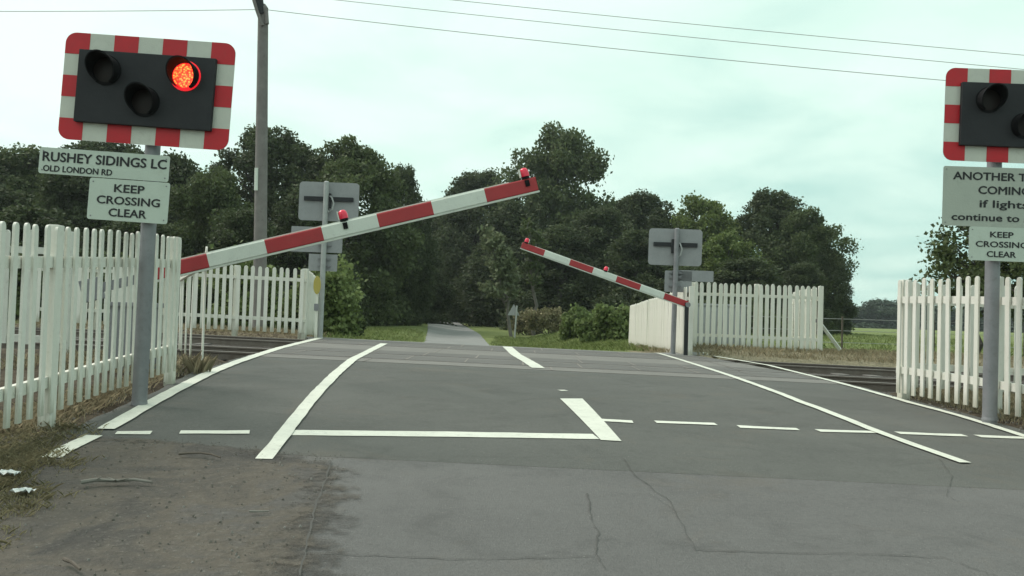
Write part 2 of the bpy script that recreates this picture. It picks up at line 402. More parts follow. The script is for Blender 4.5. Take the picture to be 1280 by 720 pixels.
def gridmesh(name, xs, ys, zf, mt, attrs=None):
    vs = [(x, y, zf(x, y)) for y in ys for x in xs]; nx = len(xs)
    fs = [(j*nx+i, j*nx+i+1, (j+1)*nx+i+1, (j+1)*nx+i) for j in range(len(ys)-1) for i in range(nx-1)]
    me = bpy.data.meshes.new(name); me.from_pydata(vs, [], fs); me.materials.append(mt)
    me.polygons.foreach_set('use_smooth', [True]*len(fs))
    for k, fn in (attrs or {}).items():
        a = me.attributes.new(k, 'FLOAT', 'POINT'); a.data.foreach_set('value', [fn(v[0], v[1]) for v in vs])
    o = bpy.data.objects.new(name, me); C.objects.link(o); return o
def hills(x, y): return 0
def gz(x, y):
    s = inroad(x, y); z = H(x, y)
    tr = 1 if 12.2 < y < 21.9 else 0
    if y < 160 and s > -.05: return z-.06
    if tr: return z-.16
    b = .5*(math.sin(x*3.1+y*1.7)+math.sin(x*1.3-y*4.1)+math.sin(x*5.7+2)*math.sin(y*6.3))*.012
    if y < 160: b += .03*sstep(.05, .7, -s)
    return z+b
def fgreen(x, y):
    g = sstep(22.5, 25, y)
    if y < 12 and x < -2.5: g = .38*sstep(6.8, 5.6, y)
    return g
def fdry(x, y):
    if x > 3 and 21.5 < y < 60: return .95*(1-sstep(23.5, 27.5, y)) if x < 30 else .5*(1-sstep(24, 30, y))
    if x < -5 and y > 21: return .5*(1-sstep(24, 34, y))
    if y > 60 and x > 0: return .15
    if y < 12: return .22 if abs(x) > 2.6 else 0
    return .12
xs = axis(-850, 850, -8, 8, .2); ys = axis(-60, 800, 1, 26, .2, 1.10)
tag(gridmesh('ground', xs, ys, gz, mGround, {'green': fgreen, 'dry': fdry}), kind='structure')

def strip(name, ys, Lf, Rf, off, mt, n=12, skirt=.07, kind='structure'):
    mb = MB(); vs = []; nx = n+1
    for y in ys:
        a, b = Lf(y), Rf(y)
        for i in range(nx):
            x = a+(b-a)*i/n; vs.append((x, y, H(x, y)+off))
    fs = [(j*nx+i, j*nx+i+1, (j+1)*nx+i+1, (j+1)*nx+i) for j in range(len(ys)-1) for i in range(n)]
    if skirt:
        base = len(vs); m_ = len(ys)
        for j in range(m_): p = vs[j*nx]; vs.append((p[0], p[1], p[2]-skirt))
        for j in range(m_): p = vs[j*nx+n]; vs.append((p[0], p[1], p[2]-skirt))
        for j in range(m_-1):
            fs.append((j*nx, (j+1)*nx, base+j+1, base+j)); fs.append((j*nx+n, base+m_+j, base+m_+j+1, (j+1)*nx+n))
    mb.add(vs, fs); o = mb.build(name, mt, smooth=True)
    return tag(o, kind=kind)
def rngf(a, b, st): return [a+(b-a)*i/max(1, round((b-a)/st)) for i in range(max(1, round((b-a)/st))+1)]
Y_JOIN = G(640, 582).y; PAN0, PAN1 = 13.15, 21.7
rl = lambda y: lin(ROAD_L, y)+nz(y, 1, .02); rr = lambda y: lin(ROAD_R, y)+nz(y, 4, .02)
strip('approach_road', rngf(-6, Y_JOIN, .2), rl, rr, 0, mA2, 26)
strip('road', rngf(Y_JOIN, PAN0, .2), rl, rr, .001, mA, 26)
strip('far_road', rngf(PAN1+.01, 24.5, .2)+rngf(24.7, 60, .5)+rngf(61, 160, 2), rl, rr, 0, mFar, 8)
# level crossing deck: concrete beams and rubber panels between the rails
RAILS = (14.0, 15.45, 18.75, 20.2)
def deck(y0, y1, name, mt, off): strip(name, rngf(y0, y1, .25), rl, rr, off, mt, 26)
deck(PAN0, RAILS[0]-.09, 'concrete_beam', mBeam, .004)
deck(RAILS[0]+.09, RAILS[1]-.09, 'crossing_panel', mPanel, .006)
deck(RAILS[1]+.09, 16.75, 'crossing_panel', mPanel, .006)
deck(16.76, RAILS[2]-.09, 'concrete_beam', mBeam, .004)
deck(RAILS[2]+.09, RAILS[3]-.09, 'crossing_panel', mPanel, .006)
deck(RAILS[3]+.09, PAN1, 'crossing_panel', mPanel, .005)
for yy in RAILS: strip('flangeway', [yy-.1, yy, yy+.1], lambda y: rl(y), lambda y: rr(y), -.055, mGap, 10, 0)
# joints between the panels
mb = MB()
for (a, b, st, s0) in ((RAILS[0]+.09, RAILS[1]-.09, .9, 0), (RAILS[1]+.09, 16.75, .9, .12), (RAILS[2]+.09, RAILS[3]-.09, .9, .3), (RAILS[3]+.09, PAN1, 1.8, .5), (PAN0, RAILS[0]-.09, 2.7, .4), (16.76, RAILS[2]-.09, 2.7, 1.1)):
    x = -5.2+s0
    while x < 6:
        if rl(a)+.1 < x < rr(a)-.1:
            w_ = .022
            q = [(x-w_/2-.02*random.random(), a), (x+w_/2, a), (x+w_/2, b), (x-w_/2, b)]
            mb.add([(u, v, H(u, v)+.010) for u, v in q], [(0, 1, 2, 3)])
        x += st
tag(mb.build('panel_joints', mJoint), kind='structure')
# track bed either side of the road
def bed(x0, x1, name):
    xs_ = rngf(x0, x1, .8); ys_ = [12.0, 12.25, 12.6, 13.2]+rngf(13.6, 21.0, .4)+[21.4, 21.8, 22.1]
    def z(x, y):
        e = min(sstep(12.0, 12.8, y), sstep(22.1, 21.2, y)); return H(x, y)-.22+.10*e+.012*math.sin(x*7+y*11)*math.sin(y*17)
    return tag(gridmesh(name, xs_, ys_, z, mBallast), kind='structure')
bed(-90, -4.3, 'track_bed'); bed(4.2, 90, 'track_bed')
# sleepers (one object each, those next to the road)
slm = None
for side in (-1, 1):
    for tr in (0, 1):
        yc = (RAILS[2*tr]+RAILS[2*tr+1])/2
        for k in range(26):
            x = (-6.2-.65*k) if side < 0 else (6.6+.65*k)
            if slm is None:
                mb = MB(); mb.box((0, 0, 0), (.25, 2.5, .12), bev=.015); o = mb.build('sleeper', mSleeper); slm = o
            else: o = slm.copy(); C.objects.link(o)
            o.location = (x, yc, H(x, yc)-.165)
            tag(o, 'railway sleeper bedded in dark ballast under the rails', 'sleeper', 'railway sleepers beside the road')
mates = ['nearest', 'second', 'third', 'farthest']
for i, yy in enumerate(RAILS):
    mb = MB()
    xs_ = rngf(-90, 90, 1.5)
    prof = [(-.07, -.15), (.07, -.15), (.012, -.12), (.012, -.035), (.035, -.025), (.035, 0), (-.035, 0), (-.035, -.025), (-.012, -.035), (-.012, -.12)]
    vs = []; n = len(prof)
    for x in xs_:
        for a, z in prof: vs.append((x, yy+a, H(x, yy)+z+.004))
    for j in range(len(xs_)-1):
        for k in range(n):
            mb.f.append((j*n+k, j*n+(k+1) % n, (j+1)*n+(k+1) % n, (j+1)*n+k)); mb.m.append(1 if k == 5 else 0)
    mb.v = [tuple(v) for v in vs]
    o = mb.build('rail', [mRail, mRailWorn]); 
    tag(o, ['rusty rail running across the road nearest the viewer', 'rusty rail just beyond the nearest one in the road', 'rusty rail beyond the pale concrete strip across the road', 'rusty rail farthest across the road by the far signals'][i], 'rail', 'rails of the railway')
# shoulder of earth and gravel bottom left
def dr(y):
    a = G(383, 720); b = G(398, 650); c_ = G(414, 585)
    t = sorted([(-6, a.x-.3), (a.y, a.x), (b.y, b.x), (c_.y, c_.x), (c_.y+.35, c_.x-.5), (c_.y+.55, c_.x-1.4), (c_.y+.62, c_.x-2.2), (c_.y+.75, -3.7)])
    return lin(t, y)+nz(y*2.2, 2, .025)
cyy = G(414, 585).y
gs = strip('gravel_shoulder', rngf(-6, 2.4, .3)+rngf(2.5, cyy+.95, .04), lambda y: max(-9, lin(ROAD_L, y)-.5) if y < 5 else max(-9, lin(ROAD_L, y)-.35), lambda y: max(dr(y)+.35, lin(ROAD_L, y)-.1), .009, mDirt, 60, 0)
ea = gs.data.attributes.new('edge', 'FLOAT', 'POINT')
ea.data.foreach_set('value', [min(1, max(0, .5+min((dr(v.co.y)+.02-v.co.x)/.55, (cyy+.62-v.co.y)/.7))) for v in gs.data.vertices])
# painted markings
def line(name, pts, w0, w1=None, off=.006, mt=mPaint, px=True, jit=.0045, seg=.15):
    w1 = w1 or w0
    Q = [G(*p) if px else Vector((p[0], p[1], 0)) for p in pts]
    out_ = []; tot = sum((Q[i+1].xy-Q[i].xy).length for i in range(len(Q)-1)); acc = 0
    for i in range(len(Q)-1):
        l = (Q[i+1].xy-Q[i].xy).length; n = max(1, int(l/seg))
        for k in range(n+(1 if i == len(Q)-2 else 0)):
            out_.append((Q[i].xy.lerp(Q[i+1].xy, k/n), (acc+l*k/n)/tot))
        acc += l
    mb = MB(); vs = []
    for i, (p, f) in enumerate(out_):
        a = out_[max(0, i-1)][0]; b = out_[min(len(out_)-1, i+1)][0]; t = (b-a).normalized(); nrm = Vector((-t.y, t.x))
        w_ = (w0*(1-f)+w1*f)/2
        for s in (-1, -.33, .33, 1):
            q = p+nrm*(w_*s+(random.uniform(-jit, jit) if abs(s) == 1 else 0)); vs.append((q.x, q.y, H(q.x, q.y)+off))
    fs = [(4*i+k, 4*i+k+1, 4*i+k+5, 4*i+k+4) for i in range(len(out_)-1) for k in range(3)]
    mb.add(vs, fs); return tag(mb.build(name, mt), kind='structure')
def poly(name, pts, off=.006, mt=mPaint):
    Q = [G(*p) for p in pts]; mb = MB(); c = sum(Q, Vector())/len(Q); ring = []
    for i in range(len(Q)):
        for k in range(6): ring.append(Q[i].lerp(Q[(i+1) % len(Q)], k/6))
    n = len(ring); vs = [(c.x, c.y, H(c.x, c.y)+off)]
    for j in range(1, 7):
        for q in ring: p = c.lerp(q, j/6); vs.append((p.x, p.y, H(p.x, p.y)+off))
    fs = [(0, 1+k, 1+(k+1) % n) for k in range(n)]
    for j in range(5): fs += [(1+j*n+k, 1+(j+1)*n+k, 1+(j+1)*n+(k+1) % n, 1+j*n+(k+1) % n) for k in range(n)]
    mb.add(vs, fs)
    return tag(mb.build(name, mt), kind='structure')
line('edge_line', [(64, 575), (88, 561), (118, 547)], .115, off=.017)
line('edge_line', [(132, 538), (158, 523), (186, 507), (250, 473), (300, 452), (350, 435.5), (400, 423)], .125, .15, off=.0125)
line('lane_edge_line', [(330, 576), (361, 536), (388, 502), (413, 475), (441, 450), (480, 430)], .105, .15, off=.0135)
line('lane_edge_line', [(1206, 580), (1130, 553), (1090, 538), (1000, 503), (900, 466), (850, 450), (797, 439)], .095, .12, off=.0125)
line('edge_line', [(1285, 548), (1200, 521), (1140, 505), (1040, 477), (960, 457), (880, 441)], .095, .11, off=.0125)
line('stop_line', [(363, 541.5), (560, 543.5), (745, 546.5)], .20)
poly('centre_marking', [(700, 499), (728, 499), (777, 552.5), (751, 551)], .0075)
line('centre_line', [(634, 434), (645, 444), (660, 452.5), (673, 461)], .22, .20, off=.013)
for a, b in (((145, 542), (189, 542)), ((225, 541), (312, 541)), ((753, 526), (791, 528)), ((819, 528), (895, 531)), ((923, 534), (998, 537.5)), ((1022, 539), (1098, 541)), ((1122, 542), (1206, 545)), ((1222, 546), (1282, 548))):
    line('give_way_dash', [a, b], .115, off=.0072, jit=.01)
line('centre_stud', [(699, 488.5), (708, 488.5)], .09, jit=.0, seg=.05)
# faint patches and cracks in the old tarmac
def crack(pts, w_, off=.0065):
    P2 = []
    for i in range(len(pts)-1):
        for k in range(6):
            f = k/6; P2.append((pts[i][0]*(1-f)+pts[i+1][0]*f+random.uniform(-1.5, 1.5), pts[i][1]*(1-f)+pts[i+1][1]*f+random.uniform(-1, 1)))
    P2.append(pts[-1]); line('road_crack', P2, w_, w_*.5, off=off, mt=mCrack, jit=w_*.3, seg=.05)
crack([(414, 578), (408, 600), (397, 625), (390, 655), (382, 690), (374, 722)], .011, .0095)
crack([(735, 618), (738, 645), (748, 668), (744, 690), (757, 712)], .006)
crack([(380, 693), (470, 695), (560, 700), (640, 699), (742, 696)], .006)
crack([(868, 688), (960, 691), (1060, 693), (1180, 698), (1220, 712), (1250, 722)], .006)
crack([(742, 622), (775, 618), (812, 618), (842, 638)], .003)
crack([(780, 575), (800, 600), (838, 628), (870, 690)], .005)
crack([(425, 572), (560, 571), (700, 572), (900, 574), (1075, 580)], .003)
crack([(1175, 575), (1190, 596), (1182, 620), (1200, 628)], .005)

# ------------------------------------------------------------------ road signals
def hood_mesh(sign=1):
    mb = MB(); n = 26; r = .114; vs = []; fs = []
    for k in range(n+1):
        a = math.radians(-62+304*k/n)            # open at the bottom
        top = (math.sin(a)+1)/2
        ln = .035+.15*top**.8
        for rr_, yy in ((r, 0), (r+.004*top, -ln), (r-.008, -ln), (r-.008, 0)):
            vs.append((rr_*math.cos(a), yy, rr_*math.sin(a)))
    for k in range(n):
        for j in range(4): fs.append((4*k+j, 4*k+(j+1) % 4, 4*k+4+(j+1) % 4, 4*k+4+j))
    mb.add(vs, fs); return mb
def disc(mb, r, y, mi=0, n=32, r0=0):
    vs = [(r*math.cos(2*PI*k/n), y, r*math.sin(2*PI*k/n)) for k in range(n)]
    if r0:
        vs += [(r0*math.cos(2*PI*k/n), y-.004, r0*math.sin(2*PI*k/n)) for k in range(n)]
        mb.add(vs, [(k, (k+1) % n, n+(k+1) % n, n+k) for k in range(n)], mi)
    else:
        vs.append((0, y-.012, 0)); mb.add(vs, [(k, (k+1) % n, n) for k in range(n)], mi)
def plate(name, parent, x, z, w_, h, y, tilt, face, back, th=.004, r=.02, edge=None):
    mb = MB(); mb.prism(rrect(w_, h, r), -th, 0, 0)
    mb.m[0] = 0; mb.m = [0]+[1]*(len(mb.m)-1)
    if edge: mb.m = [0, 1]+[1]*(len(mb.m)-2)
    o = mb.build(name, [face, back], parent); o.location = (x, y, z); o.rotation_euler = (0, math.radians(tilt), 0); return o
def signal(name, label, loc, rz, lean, ph, pr, bx, bz, btilt, lit, plates, board=(1.43, .90), pmat=None, rear=False):
    t = thing(name, label, 'crossing signal', loc, rz, None, math.radians(lean))
    pm = pmat or mGalv
    mb = MB(); mb.tube([(0, 0, -.25), (0, 0, ph)], pr, 20); mb.tube([(0, 0, ph), (0, 0, ph+.02)], [pr, pr*.6], 20)
    mb.build('pole', pm, t, True)
    mb = MB(); mb.tube([(0, 0, .0), (0, 0, .03)], [pr*1.10, pr*1.03], 20); mb.build('pole_collar', pm, t, True)
    yf = -pr-.05                                   # front plane of plates
    W_, Hh = board
    mb = MB(); mb.prism(rrect(W_, Hh, .09, 8), -.006, 0, 0); nf = len(mb.m); mb.m = [0]+[1]*(nf-1)
    bw, bh = W_/7, Hh/5
    def red(x0, x1, z0, z1, y=-.0085):
        mb.add([(x0, y, z0), (x1, y, z0), (x1, y, z1), (x0, y, z1)], [(0, 1, 2, 3)], 2)
    for sx_ in (-1, 1):
        for sz_ in (-1, 1):                         # the four rounded corners
            o_ = []
            n = 8; r = .09
            for k in range(n+1):
                a = PI/2*k/n; o_.append((W_/2-r+r*math.cos(a), Hh/2-r+r*math.sin(a)))
            o_ += [(W_/2-bw, Hh/2), (W_/2-bw, Hh/2-bh), (W_/2, Hh/2-bh)]
            mb.add([(sx_*a, -.0085, sz_*b) for a, b in o_], [tuple(range(len(o_)))], 2)
    for k in (2, 4):
        for z0, z1 in ((-Hh/2, -Hh/2+.15), (Hh/2-.15, Hh/2)): red(-W_/2+k*bw, -W_/2+(k+1)*bw, z0, z1)
    for x0, x1 in ((-W_/2, -W_/2+.15), (W_/2-.15, W_/2)): red(x0, x1, -bh/2, bh/2)
    board_o = mb.build('backboard', [mWht, mBack, mRed], t)
    board_o.location = (bx, yf, bz); board_o.rotation_euler = (0, math.radians(btilt), 0)
    mb = MB(); mb.box((0, -.034, 0), (W_-.28, .05, Hh-.29), bev=.008); pn = mb.build('lamp_panel', mBlack, board_o)
    for i, (lx, lz) in enumerate(((-.325, .135), (.01, -.10), (.325, .135))):
        mb = MB(); disc(mb, .125, 0, 0, 32, .10); mb.tube([(0, 0, 0), (0, .02, 0)], .125, 28)
        on = (lit == i)
        ln = mb.build('signal_lamp', [mLitRim if on else mHood], board_o); ln.location = (lx, -.066, lz)
        if on: ln['label'] = 'lit red lamp'
        mb = MB(); disc(mb, .098 if on else .10, -.004, 0); l2 = mb.build('lens', mLit if on else mLensDark, ln, True)
        h = hood_mesh().build('hood', mHood, ln, True)
    # rear: housing, bracket and clamps
    mb = MB(); mb.box((0, .03, .06), (W_*.82, .055, .10), bev=.006); mb.box((0.02, .05, .02), (.16, .07, .34), bev=.006)
    mb.build('rear_bracket', mBlack, board_o)
    mb = MB()
    pts = [(-.04, .10, .12), (-.10, .15, .08), (-.15, .16, -.06), (-.12, .15, -.20), (-.04, .13, -.27), (.0, .10, -.22)]
    mb.tube(pts, .018, 8); mb.build('cable', mGalvL, board_o, True)
    for (nm, x, z, w_, h, tl, face, lines) in plates:
        p = plate(nm, t, x, z, w_, h, yf, tl, face, mBack, edge=True)
        
        for cs_ in (-1, 1): mbb = MB(); mbb.box((-x, .03, cs_*h*.22), (min(w_*.8, .3), .04, .035)); mbb.build('clamp', mGalv, p)
        for ax in (-1, 1):
            for az in (-1, 1): mbb = MB(); mbb.tube([(ax*(w_/2-.03), -.0085, az*(h/2-.03)), (ax*(w_/2-.03), -.004, az*(h/2-.03))], .006, 8); mbb.build('rivet', mGalv, p)
        for (body, lx, lz, lw, cap, al) in lines: text_part(body, lx, lz, lw, cap, -.0055, p, mText, al)
    return t
def at(px, d):                                      # base on the ground, d metres ahead, in column px
    q = P(px, 430, d); z = H(q.x, q.y)
    for _ in range(4):
        py = 360-(z-FW.z*d-R_.z*(px-640)/F*d)/UP.z*F/d; q = P(px, py, d); z = H(q.x, q.y)
    return Vector((q.x, q.y, z))
signal('crossing_signal', 'crossing signal with one lit red lamp, beside the white fence on the left', P(174, 506, 7.6), math.radians(0), .7, 2.86, .061, -.025, 2.58, 1.7, 2,
   [('name_plate', -.345, 1.962, 1.07, .215, 1.7, mSign, [('RUSHEY SIDINGS LC', -.505, .036, 1.015, .078, 'L'), ('OLD LONDON RD', -.495, -.062, .565, .050, 'L')]),
    ('instruction_plate', -.13, 1.672, .66, .34, 1.6, mSign, [('KEEP', 0, .098, .245, .066, 'C'), ('CROSSING', 0, -.002, .515, .066, 'C'), ('CLEAR', 0, -.102, .305, .066, 'C')])], board=(1.40, .885))
signal('crossing_signal', 'crossing signal with dark lamps above the another train coming notice', P(1237, 525, 8.9), math.radians(-3), .2, 3.1, .067, .18, 2.93, 1.0, -1,
   [('warning_plate', .07, 2.145, 1.21, .575, .5, mSignR, [('ANOTHER TRAIN', -.03, .20, .96, .076, 'C'), ('COMING', -.03, .068, .48, .076, 'C'), ('if lights', -.03, -.064, .45, .072, 'C'), ('continue to show', -.03, -.196, .97, .070, 'C')]),
    ('instruction_plate', .045, 1.695, .65, .325, .5, mSign, [('KEEP', -.02, .092, .215, .056, 'C'), ('CROSSING', -.02, -.002, .48, .056, 'C'), ('CLEAR', -.02, -.096, .27, .056, 'C')])])
# far pair, seen from behind (local x is mirrored)
signal('crossing_signal', 'grey back of the far crossing signal beside the yellow disc post', at(400, 21.6), math.radians(180), -.4, 3.68, .062, -.05, 3.23, 0, -1,
   [('warning_plate', .20, 2.32, 1.22, .60, 0, mSign, []), ('instruction_plate', .03, 1.78, .68, .40, 0, mSign, [])], pmat=mGalvL, board=(1.42, .92))
signal('crossing_signal', 'grey back of the far crossing signal in front of the boarded white fence', at(841, 22.4), math.radians(176), -.6, 3.06, .062, .02, 2.62, 0, -1,
   [('name_plate', -.43, 1.93, 1.0, .27, 0, mSign, []), ('instruction_plate', -.08, 1.78, .66, .52, 0, mSign, [])], board=(1.30, .90))

# ------------------------------------------------------------------ barriers
def barrier(label, pivot, tip, stripes, h0, lamps, ped_h, side):
    """boom from pivot to tip (world points); stripes: cut fractions along it"""
    base = Vector((pivot.x, pivot.y, H(pivot.x, pivot.y)))
    t = thing('crossing_barrier', label, 'barrier', base)
    d = tip-pivot; Lb = d.length; ang = math.atan2(d.z, d.xy.length); az = math.atan2(d.y, d.x)
    bo = bpy.data.objects.new('boom', None)
    hh = h0
    mb = MB(); mats = [mRedB, mWhtB, mGalvL]
    cuts = [0]+stripes+[1]
    for i in range(len(cuts)-1):
        a, b = cuts[i]*Lb, cuts[i+1]*Lb
        col = (len(cuts)-2-i) % 2                    # tip piece red
        prof = [(-.03, -hh/2+.022), (-.036, -hh/2+.03), (-.036, hh/2-.012), (-.028, hh/2), (.028, hh/2), (.036, hh/2-.012), (.036, -hh/2+.03), (.03, -hh/2+.022)]
        vs = [(a, y, z) for y, z in prof]+[(b, y, z) for y, z in prof]; n = len(prof)
        fs = [(k, (k+1) % n, n+(k+1) % n, n+k) for k in range(n)]
        if i == 0: fs.append(tuple(range(n)))
        if i == len(cuts)-2: fs.append(tuple(range(n, 2*n)))
        mb.add(vs, fs, col)
    mb.box((Lb/2, 0, -hh/2+.011), (Lb+.02, .05, .020), 1)
    bo = mb.build('boom', mats, t); bo.location = pivot-base; bo.rotation_euler = (0, -ang, az)
    mb = MB(); mb.box((Lb/2-.1, 0, hh/2+.008), (Lb-.4, .012, .012)); mb.build('lamp_cable', mWhtB, bo)
    for f in lamps:
        mb = MB(); mb.tube([(0, 0, 0), (0, 0, .03)], .045, 16, 1); mb.box((0, -.045, -.05), (.05, .012, .07), 1); mb.build
        prof = [(.050, .03), (.052, .07), (.045, .105), (.028, .125), (.0, .13)]
        vs = []; n = 18
        for r, z in prof:
            for k in range(n): vs.append((r*math.cos(2*PI*k/n), r*math.sin(2*PI*k/n), z))
        fs = [(j*n+k, j*n+(k+1) % n, (j+1)*n+(k+1) % n, (j+1)*n+k) for j in range(len(prof)-1) for k in range(n)]
        mb.add(vs, fs, 0); mb.box((-.052, 0, .075), (.012, .07, .09), 2)
        l = mb.build('lamp', [mLensRed, mHood, mWhtB], bo, True); l.location = (f*Lb, 0, hh/2)
    # pedestal with its drive housing, and the counterweight arms
    dx = Vector((d.x, d.y, 0)).normalized()
    Tm = Matrix.Rotation(az, 4, 'Z')
    if side < 0:                                     # slim dark stanchion only
        mb = MB(); mb.box((-.02, -.06, (pivot.z-base.z)/2), (.09, .09, pivot.z-base.z+.1), bev=.01); o = mb.build('stanchion', mBlack, t)
        mb = MB(); mb.tube([(0, -.12, 0), (0, .06, 0)], .06, 16); o = mb.build('pivot_hub', mGalv, t, True); o.location = pivot-base
        return t
    mb = MB(); hx = -.18; mb.box((hx, .26*side, ped_h/2-.1), (.46, .34, ped_h+.1), bev=.02); mb.box((hx, .26*side, ped_h-.03), (.52, .40, .05), bev=.01); mb.build('drive_housing', mGalv, t).rotation_euler = (0, 0, az)
    mb = MB(); mb.box((hx, .26*side-.18, ped_h*.5), (.34, .012, ped_h*.6)); o = mb.build('housing_door', mGalv, t); o.rotation_euler = (0, 0, az)
    mb = MB(); mb.tube([(0, .10, 0), (0, -.06, 0)], .05, 16); o = mb.build('pivot_hub', mGalv, t, True); o.location = pivot-base; o.rotation_euler = (0, 0, az)
    for s in (.09*side,):
        mb = MB(); mb.box((-.25, s, 0), (.9, .02, .10)); mb.box((-.62, s, 0), (.22, .05, .24), bev=.01); o = mb.build('counterweight_arm', mGalv, t); o.location = pivot-base; o.rotation_euler = (0, -ang, az)
    return t
pv, tp = P(186, 344.5, 9.75), P(671, 231, 10.25)
def fr(pxs, pv, tp, x0, x1): return [(x-x0)/(x1-x0) for x in pxs]
barrier('large raised red and white barrier slanting up from the left fence, blocking the near lane', pv, tp, fr([258, 328, 398, 467, 536, 604], pv, tp, 186, 671), .175, fr([427, 659], pv, tp, 186, 671), .75, 1)
pv, tp = P(859, 381, 21.9), P(652, 307, 21.5)
barrier('smaller raised red and white barrier across the far side of the tracks', pv, tp, fr([829, 799, 769, 739.7, 711, 679.5], pv, tp, 859, 652), .165, fr([754, 656], pv, tp, 859, 652), .75, -1)

# ------------------------------------------------------------------ white picket fences
def picket_mesh(w_, h, th, rounded=True):
    mb = MB(); pts = [(-w_/2, 0), (w_/2, 0), (w_/2, h-w_*.45)]
    for k in range(1, 8):
        a = PI*k/8; pts.append((w_/2*math.cos(a), h-w_*.45+w_*.45*math.sin(a)))
    pts.append((-w_/2, h-w_*.45)); mb.prism(pts, -th/2, th/2); return mb
def fence(label, A, B, n, hA, hB, posts, clear=.10, pw=.072, m1=None, face=-1, rails=(.20, .82), group=None, jitter=.007, brace=None, skip=(), pth=.11, poff=1):
    """straight picket fence from ground point A to B; pickets on one side of two rails"""
    A, B = Vector(A), Vector(B); d = B-A; Ln = d.xy.length; az = math.atan2(d.y, d.x); m1 = m1 or mPicket
    t = thing('picket_fence', label, 'fence', A, az, group)
    zl = lambda s: H(A.x+d.x*s, A.y+d.y*s)-A.z
    base = picket_mesh(pw, 1, .018); first = None
    for i in range(n):
        if i in skip: continue
        s = (i+.5)/n; h = hA*(1-s)+hB*s
        if first is None: o = base.build('picket', m1, t); first = o
        else: o = first.copy(); C.objects.link(o)
        o.parent = t; o.location = (s*Ln+random.uniform(-.006, .006), face*.036, zl(s)+clear+random.uniform(-jitter, jitter))
        o.scale = (1, 1, h*random.uniform(.99, 1.005)); o.rotation_euler = (random.gauss(0, .004), random.gauss(0, .005), 0)
    for rf in rails:
        mb = MB(); K = 6
        for k in range(K):
            s0, s1 = k/K, (k+1)/K; h0 = hA*(1-s0)+hB*s0; h1 = hA*(1-s1)+hB*s1
            a = Vector((s0*Ln, 0, zl(s0)+clear+h0*rf)); b = Vector((s1*Ln, 0, zl(s1)+clear+h1*rf))
            z = .04
            vs = [(p.x, y, p.z+q) for p in (a, b) for y, q in ((-.022, -z), (.022, -z), (.022, z), (-.022, z))]
            fs = [(0, 1, 5, 4), (1, 2, 6, 5), (2, 3, 7, 6), (3, 0, 4, 7)]
            if k == 0: fs.append((0, 1, 2, 3))
            if k == K-1: fs.append((4, 5, 6, 7))
            mb.add(vs, fs)
        mb.build('rail', m1, t)
    for s in posts:
        h = hA*(1-s)+hB*s+clear
        mb = MB(); mb.box((0, 0, h/2-.1), (pth, pth, h+.2), bev=.012)
        o = mb.build('post', m1, t); o.location = (s*Ln, -face*.07*poff, zl(s)); o.rotation_euler = (random.gauss(0, .006), random.gauss(0, .008), 0)
    if brace:
        s, dx, dz = brace; mb = MB(); mb.tube([(0, 0, dz), (dx, 0, -.05)], .05, 4); o = mb.build('brace', mPicket2, t); o.location = (s*Ln, 0, zl(s))
    return t
V = lambda x, y: Vector((x, y, H(x, y)))
# left near fence, parallel to the road
fence('white picket fence behind the left signal, nearest the camera on the left', V(-3.19, 4.6), V(-3.31, 9.05), 30, 1.32, 1.30, (.02, .425, .985), clear=.13, face=-1, rails=(.16, .80), poff=.1, pth=.09, pw=.056)
fence('short white picket fence with gaps just behind the barrier root', V(-3.33, 9.9), V(-5.2, 14.3), 10, 1.40, 1.27, (), clear=.0, rails=(.84,), skip=(1, 2, 3, 5, 7), pw=.105)
fence('white picket fence seen through the left near fence, in front of the track', V(-10.4, 11.2), V(-5.3, 10.9), 18, 1.36, 1.36, (.0, .5, 1.0), clear=.16, m1=mPicket2, pw=.07, rails=(.05, .82))
cz = at(205, 21.2); ce = at(380, 21.2)
fence('long white picket fence beyond the tracks, left of the far signal', V(-11.5, 21.9), ce, 40, 1.53, 1.50, (.0, .25, .5, .75, .995), clear=.10, pw=.085, group=None)
fence('oblique white fence wing beside the yellow disc post', at(379, 21.35), at(393, 24.6), 18, 1.52, 1.52, (.0, 1.0), clear=.06, face=-1, pw=.12)
# right near fence
fence('white picket fence beside the right signal', V(5.25, 7.0), V(4.62, 11.0), 26, 1.38, 1.34, (.0, .60, .995), clear=.08, face=1, pw=.062)
fence('second white picket fence behind the one beside the right signal', V(4.9, 11.4), V(12.0, 10.6), 42, 1.30, 1.30, (.0, .25, .5, .75, 1), clear=.12)
# far right enclosure
fence('long white picket fence in front of the grey cabinet beyond the tracks', at(864, 24.3), at(1026, 24.8), 22, 1.74, 1.82, (.0, .5, 1.0), clear=.04, pw=.105, face=-1)
fence('white picket fence side closing the cabinet enclosure, with a diagonal brace', at(1026, 24.9), at(985, 29.5), 14, 1.80, 1.80, (.5, 1.0), clear=.04, pw=.09, face=1)
fence('boarded white fence wing running away beside the lane, far right', at(861, 22.15)+Vector((-.05, 0, 0)), at(787, 31.5), 62, 1.64, 1.36, (.0, .33, .66, 1), clear=.02, pw=.14, face=1)
b_ = at(1025, 24.9)
t = thing('fence_strut', 'pale diagonal wooden strut propping the end of the far right fence', 'strut', b_)
mb = MB(); a = P(1023, 401, 25)-b_; c_ = P(1050, 437, 25.2)-b_; mb.tube([a, c_], .055, 4); mb.build('beam', mPicket2, t)
mb = MB(); mb.box((a.x+.0, a.y, a.z), (.14, .05, .1)); mb.build('bracket', mGalv, t)

